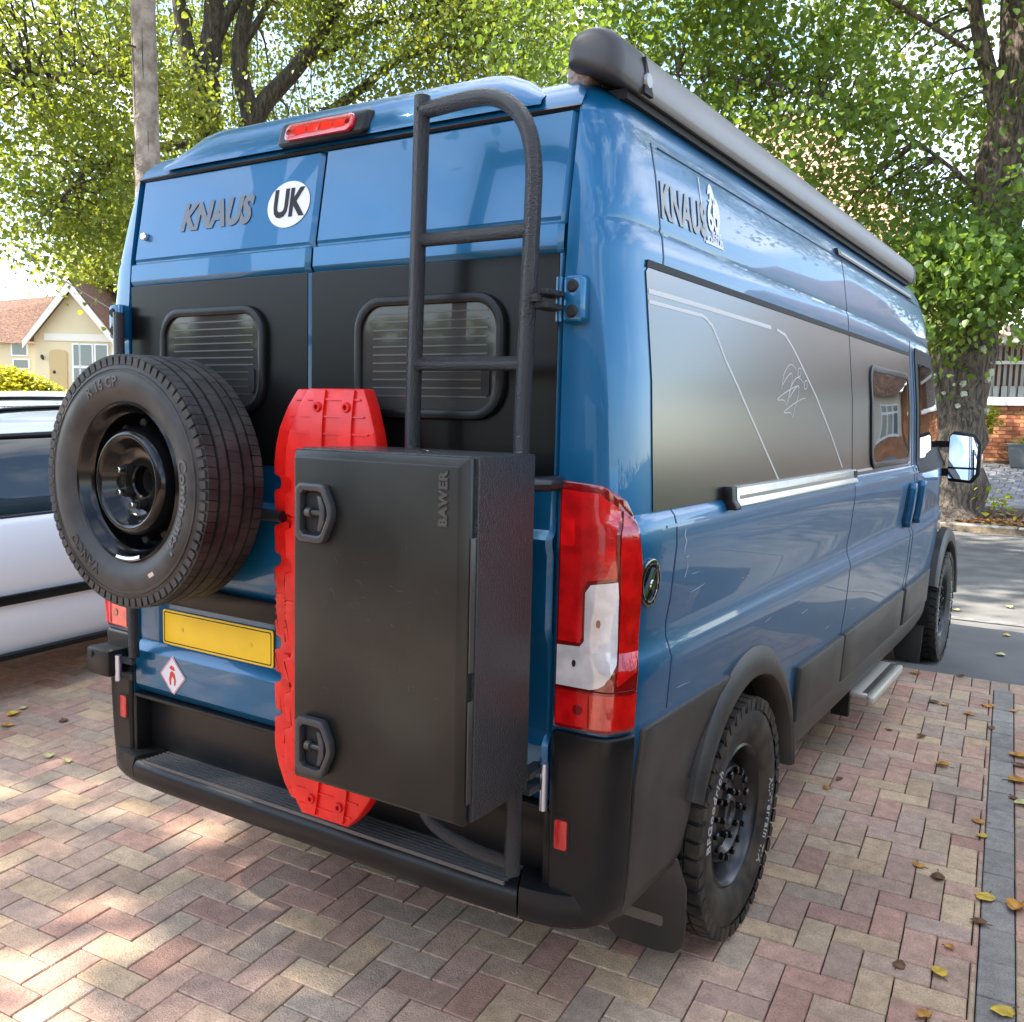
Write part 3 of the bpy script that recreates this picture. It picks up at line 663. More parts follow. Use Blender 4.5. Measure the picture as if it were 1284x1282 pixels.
# windscreen and bonnet at the front
part('windscreen', MB().loft([[(x, yf(z)+.006-.10*(abs(x)/.9)**3, z) for x in np.linspace(-.70, .70, 9)] for z in (1.40, 1.6, 1.8, 2.0, 2.18)], False), M_glass)
# mud flaps
for s in (1, -1):
    mf = bevel_me(patch([(.725, .22), (.735, .16), (.755, .125), (.79, .11), (.90, .11), (.955, .12), (.980, .15), (.986, .22), (.985, .32), (.955, .40), (.725, .42)], lambda a, b, o_: (s*a, .44-.12*(b-.4)*.3-o_, b), .012, 0, .3), .004)
    mo = part('mud_flap', mf, M_dusty)
    fm = bevel_me(patch([(.735, .10), (.755, .04), (.90, .04), (.915, .30), (.735, .34)], lambda a, b, o_: (s*a, AX_F-.42-o_, b), .012, 0, .3), .004)
    part('mud_flap', fm, M_dusty)
    part('embossed_plate', patch(rr(.79, .19, .92, .222, .008, 3), lambda a, b, o_: (s*a, .44-.12*(b-.4)*.3-o_, b), .001, .0014, .3), mat('worn_rubber_edge', (.12, .10, .085), .7), mo)
# ------------------------------------------------------------------ wheels
def cylblock(mb, a0, a1, x0, x1, r0, r1, sh=0.0, k=2, tq=.06):
    """tread block between two angles, sheared by sh radians from x0 to x1"""
    vs = []
    for r in (r0, r1):
        q = 0.0 if r == r0 else tq*(a1-a0)
        for x, d in ((x0, 0), (x1, sh)):
            for i in range(k+1):
                t = a0+q+d+(a1-a0-2*q)*i/k; vs.append((x, r*math.cos(t), r*math.sin(t)))
    n = k+1; fs = []
    for i in range(k):
        fs.append((2*n+i, 2*n+i+1, 3*n+i+1, 3*n+i))
        fs.append((i, i+1, 2*n+i+1, 2*n+i)); fs.append((n+i, n+i+1, 3*n+i+1, 3*n+i))
    fs += [(0, n, 3*n, 2*n), (k, n+k, 3*n+k, 2*n+k)]
    mb.add(vs, fs)
def arc_text(s, size, rad, th0, x, bold=.02, space=1.0, th=.001):
    me = text_me(s, size, bold*size, 0, space)
    def fn(a, b, t):
        th_ = th0-a/rad; r = rad+b; bul = 0
        return (x(r)+t, r*math.cos(th_), r*math.sin(th_))
    return map_me(me, fn, th)
# all-terrain wheel, axis local X, outer face towards +X
RT = .379
prof = [(.215, -.080), (.228, -.092), (.25, -.106), (.29, -.117), (.325, -.116), (.350, -.108), (.359, -.095), (.362, -.05), (.362, .05), (.359, .095), (.350, .108), (.325, .116), (.29, .117), (.25, .106), (.228, .092), (.215, .080)]
def side_x(r): return float(np.interp(r, [.215, .228, .25, .29, .325, .350], [.080, .092, .106, .117, .116, .108]))
tyre = MB().lathe(prof, 72, 'x')
NB = 46
for i in range(NB):
    a = 2*math.pi*i/NB; d = 2*math.pi/NB; rnd = random.Random(i)
    for sgn in (1, -1):
        ext = .116 if i % 2 else .110
        vs = []
        cylblock(tyre, a+.05*d, a+.87*d, sgn*.072, sgn*ext, .356, RT-.002, sgn*.12*d)
        cylblock(tyre, a+.08*d, a+.80*d, sgn*.106, sgn*(.1185 if i % 2 else .1165), .338, .374, 0)
        cylblock(tyre, a+.45*d, a+1.22*d, sgn*.030, sgn*.066, .356, RT, -sgn*.35*d)
    cylblock(tyre, a, a+.42*d, -.026, .0, .356, RT, .3*d); cylblock(tyre, a+.3*d, a+.78*d, .002, .026, .356, RT, -.3*d)
tyre_me = tyre.mesh('tyre')
rim = MB().lathe([(.10, -.10), (.19, -.09), (.212, -.085), (.222, -.088), (.224, .080), (.226, .092), (.219, .096), (.212, .090), (.205, .070), (.196, .05), (.190, .025), (.174, .020), (.164, .030), (.156, .060), (.148, .072), (.124, .074), (.118, .066), (.104, .054), (.088, .058), (.060, .066), (.052, .074), (.040, .074), (.036, .064), (0, .064)], 64, 'x')
rim_me = rim.mesh('rim')
nutm = MB()
nutm.tube([(0, 0, 0), (.022, 0, 0), (.026, 0, 0)], [.0105, .0105, .007], 8)
nut_me = nutm.mesh('wheel_bolt')
hole_me = MB().lathe([(0, .0), (.013, .0), (.016, -.004)], 14, 'x').mesh('rim_slot')
lugm = MB(); lugm.add(rbox(-.012, -.011, -.009, .012, .011, .009, .003, 1).vertices and [tuple(v.co) for v in rbox(-.012, -.011, -.009, .012, .011, .009, .003, 1).vertices], [tuple(p.vertices) for p in rbox(-.012, -.011, -.009, .012, .011, .009, .003, 1).polygons])
lug_me = lugm.mesh('rim_lug')
letters = [arc_text('All-Terrain T/A', .040, .288, R(-22), side_x, .022, 1.16), arc_text('BFGoodrich', .042, .300, R(158), side_x, .022, 1.2)]
wh = ob('wheel', rim_me, M_rimsat, van)
def wpart(nm, me, m, par, loc=(0, 0, 0), rot=(0, 0, 0), sm=35):
    o = ob(nm, me, m, par, loc, rot, sm); return o
wpart('tyre', tyre_me, M_rubber2, wh, sm=30)
for l in letters: wpart('tyre_lettering', l, mat('raised_white_lettering', (.10, .095, .09), .6, col2=(.42, .41, .40), vscale=30, lo=.22, hi=.34), wh, sm=0)
for i in range(8):
    t = 2*math.pi*i/8; wpart('wheel_bolt', nut_me, M_rimblk, wh, (.060, .072*math.cos(t), .072*math.sin(t)))
for i in range(16):
    t = 2*math.pi*(i+.5)/16; wpart('rim_lug', lug_me, M_rimblk, wh, (.074, .136*math.cos(t), .136*math.sin(t)), (t, 0, 0))
for i in range(10):
    t = 2*math.pi*(i+.25)/10; wpart('rim_slot', hole_me, M_black, wh, (.0565, .103*math.cos(t), .103*math.sin(t)))
for i in range(12):
    t = 2*math.pi*(i+.25)/12; wpart('rim_slot', hole_me, M_black, wh, (.0265, .182*math.cos(t), .180*math.sin(t)), (0, 0, 0))
wheels = [wh]+[copy_tree(wh, van) for _ in range(3)]
for o, (x, y, rz, rx) in zip(wheels, ((.868, AX_R, 0, 0), (.862, AX_F, 0, .4), (-.868, AX_R, math.pi, .2), (-.862, AX_F, math.pi, 1.0))):
    o.location = (x, y-.9, AX_Z); o.rotation_euler = (rx if rz == 0 else -rx, 0, rz)

# ------------------------------------------------------------------ spare wheel on the rear door
sp = empty('spare_wheel', (-.452, -.180, 1.395), (0, 0, R(-90))); sp.scale = (1.0, 1.02, 1.02)
tag(sp, 'spare wheel with road tyre and gloss black steel rim hung on the rear door', 'wheel')
prof = [(.212, -.078), (.226, -.088), (.25, -.100), (.28, -.106), (.305, -.104), (.328, -.097), (.337, -.088), (.340, -.04), (.340, .04), (.337, .088), (.328, .097), (.305, .104), (.302, .1035), (.300, .1048), (.28, .106), (.262, .1045), (.25, .100), (.226, .088), (.212, .078)]
def side_s(r): return float(np.interp(r, [.212, .226, .25, .262, .28, .30, .305, .328], [.078, .088, .100, .1045, .106, .1048, .104, .097]))
st_ = MB().lathe(prof, 96, 'x')
NB = 76
for i in range(NB):
    a = 2*math.pi*i/NB; d = 2*math.pi/NB
    for sgn in (1, -1):
        cylblock(st_, a+.02*d, a+.965*d, sgn*.0635, sgn*.094, .334, .3505, sgn*.10*d, tq=.01)
        cylblock(st_, a+.10*d, a+.86*d, sgn*.090, sgn*.1005, .322, .3445, 0)
        cylblock(st_, a+.0*d, a+.975*d, sgn*.0280, sgn*.0550, .334, .3515+.0006*(i % 2), -sgn*.22*d, tq=.004)
    cylblock(st_, a+.3*d, a+1.275*d, -.0190, .0190, .334, .3515+.0006*(i % 2), .25*d, tq=.004)
ob('tyre', st_.mesh('tyre'), M_rubber3, sp, sm=30)
srim = MB().lathe([(.16, -.10), (.21, -.085), (.222, -.088), (.220, .074), (.224, .086), (.217, .092), (.210, .086), (.205, .064), (.192, .052), (.188, -.005), (.180, -.020), (.172, -.014), (.160, .024), (.150, .066), (.143, .078), (.136, .0845), (.130, .086), (.124, .084), (.118, .078), (.102, .046), (.092, .036), (.066, .030), (.046, .032), (.042, .028), (.040, -.04)], 96, 'x')
ob('rim', srim, M_rimblk, sp, sm=40)
hub = MB().lathe([(.041, -.035), (.041, .0), (.030, .004), (.026, -.02), (0, -.02)], 24, 'x'); ob('hub_boss', hub, M_black, sp)
for i in range(3):
    t = R(150+i*60); b = MB().tube([(.0, 0, 0), (.026, 0, 0), (.026, 0, 0), (.040, 0, 0)], [.016, .014, .0095, .0085], 12); ob('lug_nut', b, M_black, sp, (.026, .064*math.cos(t), .064*math.sin(t)))
    ob('lug_nut_tip', MB().lathe([(0, .004), (.008, .004), (.0105, 0), (.0105, -.010)], 12, 'x'), M_chrome, sp, (.070, .064*math.cos(t), .064*math.sin(t)))
for i in range(12):
    t = 2*math.pi*i/12; ob('rim_hole', MB().lathe([(0, .0), (.012, .0), (.0135, -.006)], 14, 'x'), M_black, sp, (.027, .1635*math.cos(t), .1635*math.sin(t)))
M_emb = mat('embossed_rubber', (.075, .07, .066), .5)
for s_, sz, rd_, th in (('Continental', .052, .263, -12), ('R 16 CP', .040, .276, 106), ('VANCO', .040, .272, 232)):
    o = ob('tyre_lettering', arc_text(s_, sz, rd_, R(th), side_s, .022, 1.06, .0024), M_emb if th < 200 else M_rubber3, sp, sm=0)
ob('moulded_ring', MB().lathe([(.3085, .1025), (.3095, .1055), (.3115, .1052), (.3125, .101)], 96, 'x'), M_rubber3, sp)
lab = map_me(MB().add([(-.012, -.016, 0), (.012, -.016, 0), (.012, .016, 0), (-.012, .016, 0)], [(0, 1, 2, 3)]).mesh('l'), lambda a, b, t: (side_s(.30+b)+.0012+t, (.285+b)*math.cos(R(-62)-a/.3), (.285+b)*math.sin(R(-62)-a/.3)), .0008)
ob('paper_label', lab, M_gold, sp)
ob('balance_weight', MB().lathe([(.205, .083), (.207, .094), (.214, .097), (.219, .093)], 8, 'x', a0=R(-100), a1=R(-72)), M_steel, sp)
# carrier that holds the wheel
wc = empty('wheel_carrier', (-.76, -.05, .80)); tag(wc, 'black tubular swing-out carrier behind the spare wheel', 'carrier')
def tpart(root, nm, me, m, sm=35):
    o = ob(nm, me, m, root, sm=sm); o.location = -root.location; return o
tpart(wc, 'post', MB().tube([(-.785, -.045, 1.90), (-.785, -.045, 1.6), (-.745, -.045, 1.2), (-.735, -.045, .80)], .017, 12), M_powder)
tpart(wc, 'cross_tube', MB().tube([(-.74, -.048, 1.315), (-.03, -.075, 1.315)], .016, 12), M_rimsat)
tpart(wc, 'cross_tube', MB().tube([(-.745, -.048, 1.50), (-.20, -.065, 1.50)], .016, 12), M_rimsat)
tpart(wc, 'mount_plate', bevel_me(MB().box(-.52, -.075, 1.28, -.33, -.06, 1.53).mesh('m'), .005), M_powder)
tpart(wc, 'hub_tube', MB().tube([(-.425, -.16, 1.40), (-.425, -.06, 1.40)], .035, 16), M_black)
tpart(wc, 'hinge_box', rbox(-.935, -.085, .725, -.815, -.005, .815, .010), M_plast)
tpart(wc, 'hinge_pin', MB().tube([(-.800, -.058, .715), (-.800, -.058, .80)], .011, 12), mat('zinc_pin', (.40, .46, .58), .25, .9))
tpart(wc, 'hinge_arm', MB().box(-.795, -.055, .775, -.735, -.040, .795).box(-.795, -.055, .725, -.735, -.040, .745), M_powder)
tpart(wc, 'hinge_bolt', MB().lathe([(0, -.004), (.010, -.004), (.012, 0)], 14, 'y', (-.905, -.086, .795)), M_black)

# ------------------------------------------------------------------ ladder
ld = empty('ladder', (.60, -.10, .54)); tag(ld, 'black powder-coated tubular ladder on the rear door beside the locker', 'ladder')
RADL = .0195
tpart(ld, 'rail', MB().tube([(.456, -.10, 2.352), (.456, -.10, 2.35), (.440, -.10, 1.6), (.440, -.10, .80)], RADL, 14), M_powder)
arch = [(.456, -.10, 2.318), (.52, -.10, 2.322), (.60, -.10, 2.325), (.66, -.10, 2.318), (.715, -.10, 2.288), (.752, -.10, 2.235), (.768, -.10, 2.16), (.768, -.10, 2.05), (.755, -.10, 1.6), (.760, -.10, 1.3), (.765, -.11, .9), (.768, -.118, .535)]
tpart(ld, 'rail', MB().tube(cr(arch, 5), RADL, 14), M_powder)
for z in (2.02, 1.727, 1.43, 1.13): tpart(ld, 'rung', MB().tube([(.452, -.10, z), (.758, -.10, z)], .0165, 14), M_powder)
tpart(ld, 'brace', MB().tube(cr([(.440, -.10, .82), (.455, -.105, .70), (.52, -.11, .60), (.64, -.115, .565), (.768, -.118, .56)], 5), .0165, 12), M_powder)
for z in (1.885, 1.855): tpart(ld, 'hinge_arm', rbox(.765, -.105, z-.006, .815, -.010, z+.006, .002, 1), M_powder)
tpart(ld, 'hinge_arm', MB().tube([(.78, -.10, 1.862), (.78, -.10, 1.88)], .016, 10), M_powder)
tpart(ld, 'lower_clamp', MB().tube([(.765, -.10, 1.455), (.80, -.06, 1.455), (.80, -.01, 1.455)], .018, 12), M_rimsat)
tpart(ld, 'hinge_pin', MB().tube([(.806, -.045, .675), (.806, -.045, .79)], .010, 12), mat('zinc_pin', (.40, .46, .58), .25, .9))
tpart(ld, 'lower_arm', MB().box(.765, -.10, .765, .80, -.02, .78).box(.765, -.10, .725, .80, -.02, .74), M_powder)

# ------------------------------------------------------------------ storage locker
bx = empty('storage_box', (.56, -.25, .755)); tag(bx, 'tall black storage locker with two latches mounted on the ladder', 'storage box')
tpart(bx, 'case', rbox(.322, -.357, .757, .815, -.135, 1.526, .004, 2), M_powder)
dm = MB().loft([[(.318, -.352, .752), (.806, -.352, .752), (.806, -.352, 1.522), (.318, -.352, 1.522)], [(.318, -.372, .752), (.806, -.372, .752), (.806, -.372, 1.522), (.318, -.372, 1.522)], [(.331, -.388, .765), (.788, -.388, .765), (.788, -.388, 1.505), (.331, -.388, 1.505)]], True, True, True).mesh('d')
tpart(bx, 'lid', bevel_me(dm, .0025, 2), M_boxdoor)
tpart(bx, 'hinge_strip', bevel_me(MB().box(.8075, -.372, .80, .812, -.356, 1.02).box(.8075, -.372, 1.08, .812, -.356, 1.36).mesh('h'), .0015), M_dusty)
def boxf(x, z, off): return (x, -.388-off, z)
for z0, z1 in ((1.318, 1.450), (.782, .915)):
    x0, x1 = .352, .462; out = [(x0, z0+.012), (x0+.012, z0), (x0+.070, z0-.002), (x0+.084, z0+.004), (x1-.004, z0+.050), (x1, z0+.066), (x1-.004, z1-.045), (x0+.084, z1-.002), (x0+.070, z1), (x0+.012, z1), (x0, z1-.012)]
    c = Vector((sum(p[0] for p in out)/len(out), sum(p[1] for p in out)/len(out)))
    inn = [(c.x+(p[0]-c.x)*.73, c.y+(p[1]-c.y)*.73) for p in out]
    lt = tpart(bx, 'latch', bevel_me(patch(out, boxf, .022, .022, .3, holes=[inn]), .005, 2, 50), mat('moulded_latch', (.030, .030, .032), .38))
    def lp(nm, me, m):
        o = ob(nm, me, m, lt); o.location = (0, 0, 0); return o
    lp('latch_cup', patch(inn, boxf, .002, .002, .3), M_black)
    lp('latch_grip', bevel_me(patch([(x0+.066, z0+.026), (x0+.078, z0+.028), (x0+.088, z0+.05), (x0+.088, z1-.05), (x0+.078, z1-.028), (x0+.066, z1-.026), (x0+.073, z1-.06), (x0+.073, z0+.06)], boxf, .012, .020, .3), .003), mat('moulded_latch', (.030, .030, .032), .38))
    zc = (z0+z1)/2
    lp('latch_stem', MB().tube([boxf(x0+.036, zc, .011), boxf(x0+.076, zc, .011)], .0065, 10), mat('moulded_latch', (.030, .030, .032), .38))
    lp('latch_knob', MB().tube([boxf(x0+.030, zc, .012), boxf(x0+.044, zc, .012)], .011, 12), M_dusty)
tm = text_me('BAWER', .031, .0016, 0, 1.12)
o = ob('embossed_lettering', map_me(tm, lambda a, b, t: (.752-b*.9, -.3875-t, 1.437+a), .004), mat('embossed_edge', (.05, .05, .045), .3), bx, sm=0); o.location = -bx.location
# scuffs: thin raised scratches
scr = MB(); rs_ = random.Random(5)
for k in range(46):
    x = .40+rs_.random()*.36; z = .95+abs(rs_.gauss(0, .22)) if k % 2 else 1.15+rs_.gauss(0, .10)
    if z > 1.46 or (x < .47 and z > 1.29): continue
    a = rs_.random()*math.pi; l = .004+rs_.random()*.018; bnd = rs_.uniform(-1, 1); P = []
    for i in range(5): t = i/4; P.append((x+l*t*math.cos(a+bnd*t), z+l*t*math.sin(a+bnd*t)))
    w = .0003+.0004*rs_.random(); L1 = [(p[0], -.3886, p[1]) for p in P]; L2 = [(p[0]+w, -.3886, p[1]+w) for p in P]
    scr.add(L1+L2, [(i, i+1, i+6, i+5) for i in range(4)])
o = stuff(ob('scratches', scr, mat('scratch_grey', (.075, .075, .066), .7), bx, sm=0)); o.location = -bx.location

# ------------------------------------------------------------------ recovery boards
def pz(py): return 1.667-(py-487)*.002183
def board_outline(x0, w):
    L_ = [(x0+.072, pz(487)), (x0+.045, pz(508)), (x0+.020, pz(535)), (x0+.006, pz(560)), (x0, pz(580)), (x0, pz(594))]
    def notch(a, b, d=.024): return [(x0+.004, pz(a)), (x0+d, pz(a+3)), (x0+d+.004, pz((a+b)/2)), (x0+d, pz(b-3)), (x0+.003, pz(b)), (x0, pz(b+3))]
    for a, b in ((596, 616), (642, 661), (696, 715)): L_ += notch(a, b)
    for k in range(5): y = 738+k*10; L_ += [(x0, pz(y)), (x0+.007, pz(y+2)), (x0+.007, pz(y+6)), (x0, pz(y+8))]
    for a, b in ((804, 824), (852, 868), (902, 914)): L_ += notch(a, b)
    L_ += [(x0, pz(935)), (x0+.004, pz(955)), (x0+.020, pz(974)), (x0+.050, pz(996)), (x0+.085, pz(1012))]
    Rr = [(2*x0+w-a, b) for a, b in L_][::-1]
    return L_+Rr
def make_board(y0, x0, label):
    w = .335; cx = x0+w/2
    rt = empty('recovery_board', (cx, y0, pz(1022))); tag(rt, label, 'recovery board', 'red recovery boards')
    def bend(z):  # toe and nose curl outward
        return -.022*max(0, (pz(930)-z)/.20)**2 + .02*max(0, (z-pz(560))/.16)**2
    f_ = lambda x, z, off: (x, y0+bend(z)-off, z)
    tpart(rt, 'deck', bevel_me(patch(board_outline(x0, w), f_, .045, 0, .06), .005, 2, 50), M_red)
    # raised border
    for zt, zb, k in ((pz(489), pz(590), 0), (pz(1008), pz(918), 1)):
        for xr in (.085, .185):
            tpart(rt, 'rib', patch([(x0+xr+.02, zt), (x0+xr+.055, zt), (x0+xr+.062, zb), (x0+xr+.014, zb)], f_, .008, .0075, .05), M_red)
            tpart(rt, 'eyelet', MB().lathe([(.006, -.012), (.012, -.012), (.014, -.006), (.014, .0)], 16, 'y', f_(x0+xr+.037, zt+(zb-zt)*.20, .002)), M_red)
        for j in range(5):
            z = zt+(zb-zt)*(.10+.2*j); g = .075-.045*min(1, (.10+.2*j)/.5)
            tpart(rt, 'cleat', patch([(x0+g+.008, z), (x0+w-g-.008, z), (x0+w-g-.008, z-.004), (x0+g+.008, z-.004)], f_, .005, .004, .05), M_red)
    for j in range(9):
        z = pz(620)-.075*j
        tpart(rt, 'stud', patch(rr(x0+.04, z-.02, x0+.07, z, .006, 3), f_, .012, .010, .1), M_red)
    return rt
make_board(-.060, -.082, 'red plastic recovery board against the rear door, behind the other one')
make_board(-.116, .014, 'red plastic recovery board directly behind the black locker, in front of the other one')
# ------------------------------------------------------------------ driveway paving
PALETTE = [(0.51, 0.312, 0.216), (0.538, 0.319, 0.224), (0.484, 0.324, 0.231), (0.456, 0.335, 0.237), (0.425, 0.312, 0.228), (0.565, 0.384, 0.234), (0.528, 0.376, 0.241), (0.492, 0.328, 0.221), (0.492, 0.287, 0.208), (0.583, 0.405, 0.248), (0.456, 0.312, 0.234), (0.51, 0.284, 0.201), (0.475, 0.301, 0.221), (0.52, 0.338, 0.234)]
EDGE = [(.30, .262, .222), (.275, .24, .204), (.32, .28, .236)]
drv = MB(); nU, nV = 64, 40
us = np.linspace(-60, 66, nU); vs2 = np.linspace(-75, V_END, nV)
P_ = []
for v in vs2:
    for u in us:
        x, y = pav(u, v); P_.append((x, y, zpave(x, y)-.016))
drv.add(P_, [(i*nU+j, i*nU+j+1, (i+1)*nU+j+1, (i+1)*nU+j) for i in range(nV-1) for j in range(nU-1)])
drive = struct(ob('driveway', drv, mat('dark_joint_sand', (.030, .024, .019), .95, var=.5, vscale=30, bump=.6, bscale=90, bdist=.01)))
drive['label'] = 'herringbone block-paved driveway'
M_pav_o = paver_mat('paver_concrete', True)
M_pav_a = paver_mat('paver_concrete_far', False)
def paver_me(l, w, seed):
    g = .0019; r_ = random.Random(seed)
    me = MB().box(-l/2+g, -w/2+g, -.05, l/2-g, w/2-g, 0).mesh('paver')
    bm = bmesh.new(); bm.from_mesh(me)
    es = [e for e in bm.edges if e.calc_length() > .06 and all(v.co.z > -.01 for v in e.verts)] + [e for e in bm.edges if abs(e.verts[0].co.z-e.verts[1].co.z) > .01]
    bmesh.ops.bevel(bm, geom=es, offset=.0022+.0012*r_.random(), segments=1, affect='EDGES')
    for v in bm.verts:
        if v.co.z > -.02: v.co.x += r_.uniform(-.0008, .0008); v.co.y += r_.uniform(-.0008, .0008); v.co.z += r_.uniform(-.0006, .0006)
    bm.to_mesh(me); bm.free(); return me
PAV = [paver_me(2*PP, PP, k) for k in range(4)]
tilt = Matrix.Rotation(math.atan(0.0329), 4, 'X') @ Matrix.Rotation(math.atan(0.0246), 4, 'Y')
cells = []
camp = Vector((1.897, -1.937))
cfw = Vector((f_.x, f_.y)).normalized()
def in_view(x, y):
    d = Vector((x, y, zpave(x, y)))-Vector((1.8971, -1.9369, 1.6145)); z = d.dot(f_)
    if z < .3: return None
    px = 642+1191*d.dot(r_)/z; py = 641-1191*d.dot(u_)/z
    return px, py, z
def hidden(x, y):  # under the van body
    return -0.75 < x < 0.75 and .45 < y < 4.9
for a in range(-58, 64):
    for b in range(-74, 44):
        s = (a+b) % 4
        if a+2 > 29.2 and a < 30.24: pass
        if s == 0: cells.append((a, b, 2, 1))
        elif s == 2: cells.append((a, b, 1, 2))
blocks = []
UE0, UE1 = 29.2, 30.24
for a, b, w, h in cells:
    a0, a1 = a, a+w; b0, b1 = b, b+h
    if b1 > V_END-2: b1 = min(b1, V_END-2)
    if b1-b0 < .15: continue
    for lo, hi in ((-1e9, UE0), (UE1, 1e9)):
        c0, c1 = max(a0, lo), min(a1, hi)
        if c1-c0 > .12: blocks.append((c0, c1, b0, b1, None))
for b in range(-74, 44, 2): blocks.append((UE0, UE1, b+.35, min(b+2.35, V_END-2), 'e'))
a = -58.0
while a < 64: blocks.append((a, a+1.0, V_END-2, V_END, 's')); a += 1.0
rp_ = random.Random(11); near = []; far = []
for k, (a0, a1, b0, b1, t) in enumerate(blocks):
    x, y = pav((a0+a1)/2, (b0+b1)/2)
    col = EDGE[rp_.randrange(3)] if t == 'e' else PALETTE[rp_.randrange(len(PALETTE))]
    j = rp_.uniform(.88, 1.12); col = tuple(c*j for c in col)
    iv = in_view(x, y)
    vis = iv and -40 < iv[0] < 1324 and 560 < iv[1] < 1320 and not hidden(x, y)
    std = abs((a1-a0)*(b1-b0)-2) < .12 or t == 'e'
    if vis and std: near.append((iv[2], x, y, a0, a1, b0, b1, col))
    else: far.append((x, y, a0, a1, b0, b1, col, bool(vis)))
near.sort(key=lambda q: q[0])
for q in near[300:]: far.append((*q[1:], True))
for z, x, y, a0, a1, b0, b1, col in near[:300]:
    o = bpy.data.objects.new('paver', PAV[rp_.randrange(4)]); COL.objects.link(o); o.parent = drive
    if not o.data.materials: o.data.materials.append(M_pav_o)
    ang = PA+(0 if (a1-a0) > (b1-b0) else math.pi/2)+rp_.choice((0, math.pi))
    loc = Vector((x, y, zpave(x, y)+rp_.uniform(-.0018, .0018)))
    o.matrix_local = Matrix.Translation(loc) @ tilt @ Matrix.Rotation(ang+rp_.uniform(-.006, .006), 4, 'Z') @ Matrix.Rotation(rp_.uniform(-.006, .006), 4, 'X') @ Matrix.Diagonal(((max(a1-a0, b1-b0)/2), min(a1-a0, b1-b0), 1, 1))
    o.color = (*col, 1)
fm = MB()
for x, y, a0, a1, b0, b1, col, vis in far:
    g = .021; e = .04; dz = rp_.uniform(-.0015, .0015)
    pts = []
    for q, zz in ((g, -.02), (g, -.004), (g+e, 0)):
        for (u, v) in ((a0+q, b0+q), (a1-q, b0+q), (a1-q, b1-q), (a0+q, b1-q)):
            X_, Y_ = pav(u, v); pts.append((X_, Y_, zpave(X_, Y_)+zz+dz))
    fs = [(8, 9, 10, 11)]
    if vis or True:
        for i in range(4): k = (i+1) % 4; fs += [(i, k, 4+k, 4+i), (4+i, 4+k, 8+k, 8+i)]
    fm.add(pts, fs, col)
fo = ob('paver', fm, M_pav_a, drive, sm=0); stuff(fo)

# ------------------------------------------------------------------ road, footway, kerbs, verge, terrain
def lift(x): return .03*max(0, -6-x)
def strip(name, ylines, zf, m, x0=-70, x1=45, nx=60):
    mb = MB(); xs_ = np.linspace(x0, x1, nx); P = []
    for yl in ylines:
        for x in xs_:
            y = yl(x) if callable(yl) else yl; P.append((x, y, zf(x, y)))
    mb.add(P, [(i*nx+j, i*nx+j+1, (i+1)*nx+j+1, (i+1)*nx+j) for i in range(len(ylines)-1) for j in range(nx-1)])
    return ob(name, mb, m, sm=60)
def ypave_end(x): # y where v = V_END
    dx = x-PO[0]; return PO[1]+(V_END*PP+dx*math.sin(PA))/math.cos(PA)
M_tar = mat('worn_tarmac', (.095, .089, .082), .9, col2=(.155, .146, .132), vscale=2.2, bump=.7, bscale=130, bdist=.006, detail=8)
M_tar2 = mat('old_footway_tarmac', (.125, .118, .11), .92, col2=(.165, .156, .146), vscale=1.6, bump=.7, bscale=150, bdist=.006, detail=8)
yk0 = lambda x: 6.55+.06*x
fw = struct(strip('footway', [lambda x, t=t: ypave_end(x)*(1-t)+yk0(x)*t for t in np.linspace(0, 1, 9)], lambda x, y: ztar(x, y)-.004+lift(x), M_tar2))
rd_ = struct(strip('road', [lambda x, t=t: (yk0(x)+.12)*(1-t)+13.05*t for t in np.linspace(0, 1, 12)], lambda x, y: zroad(y)-.004+lift(x), M_tar))
kb = struct(strip('dropped_kerb', [lambda x: yk0(x), lambda x: yk0(x)+.12], lambda x, y: ztar(x, y)+.003+lift(x), mat('flush_kerb', (.15, .147, .14), .9, var=.2, vscale=12, bump=.4, bscale=120)))
# far kerb stones
kerb = struct(empty('kerb', (0, 13.1, zroad(13.1))))
ks = bevel_me(MB().box(-.445, -.06, -.10, .445, .06, .105).mesh('kerb_stone'), .015, 2)
for k in range(-7, 12):
    o = ob('kerb_stone', ks, mat('kerb_concrete', (.24, .23, .215), .9, var=.2, vscale=12, bump=.4, bscale=120), kerb, (k*.91+.35, 0, 0))
def zverge(x, y):
    z = float(np.interp(y, [13.0, 13.16, 14.9, 17.3, 18.0, 26, 60, 200], [.15, .185, .30, .84, .95, 1.1, 2.0, 3.0]))
    return z
def zterr(x, y):
    if y >= 13.0:
        z = zverge(x, y)
    elif y > 4: z = zroad(y)-.10
    else: z = zpave(max(-5.5, min(5.5, x)), max(-7, y))-.10
    return z+lift(x)
gx = np.concatenate([np.linspace(-160, -20, 24), np.linspace(-19, 12, 63), np.linspace(14, 120, 20)])
gy = np.concatenate([np.linspace(-80, 3.8, 40), np.linspace(4.3, 12.98, 12), np.linspace(13.04, 20, 36), np.linspace(21, 180, 40)])
P_ = [(x, y, zterr(x, y)-(.03 if 4 < y < 13 else 0)+ (.03*math.sin(x*2.1+y*1.3)*math.sin(y*2.7-x) if 13.2 < y < 14.9 else 0)) for y in gy for x in gx]
n = len(gx)
gm = MB().add(P_, [(i*n+j, i*n+j+1, (i+1)*n+j+1, (i+1)*n+j) for i in range(len(gy)-1) for j in range(n-1)])
struct(ob('ground', gm, mat('bare_soil', (.085, .062, .042), .95, col2=(.13, .095, .06), vscale=2.5, bump=.8, bscale=25, bdist=.03, detail=8), sm=60))
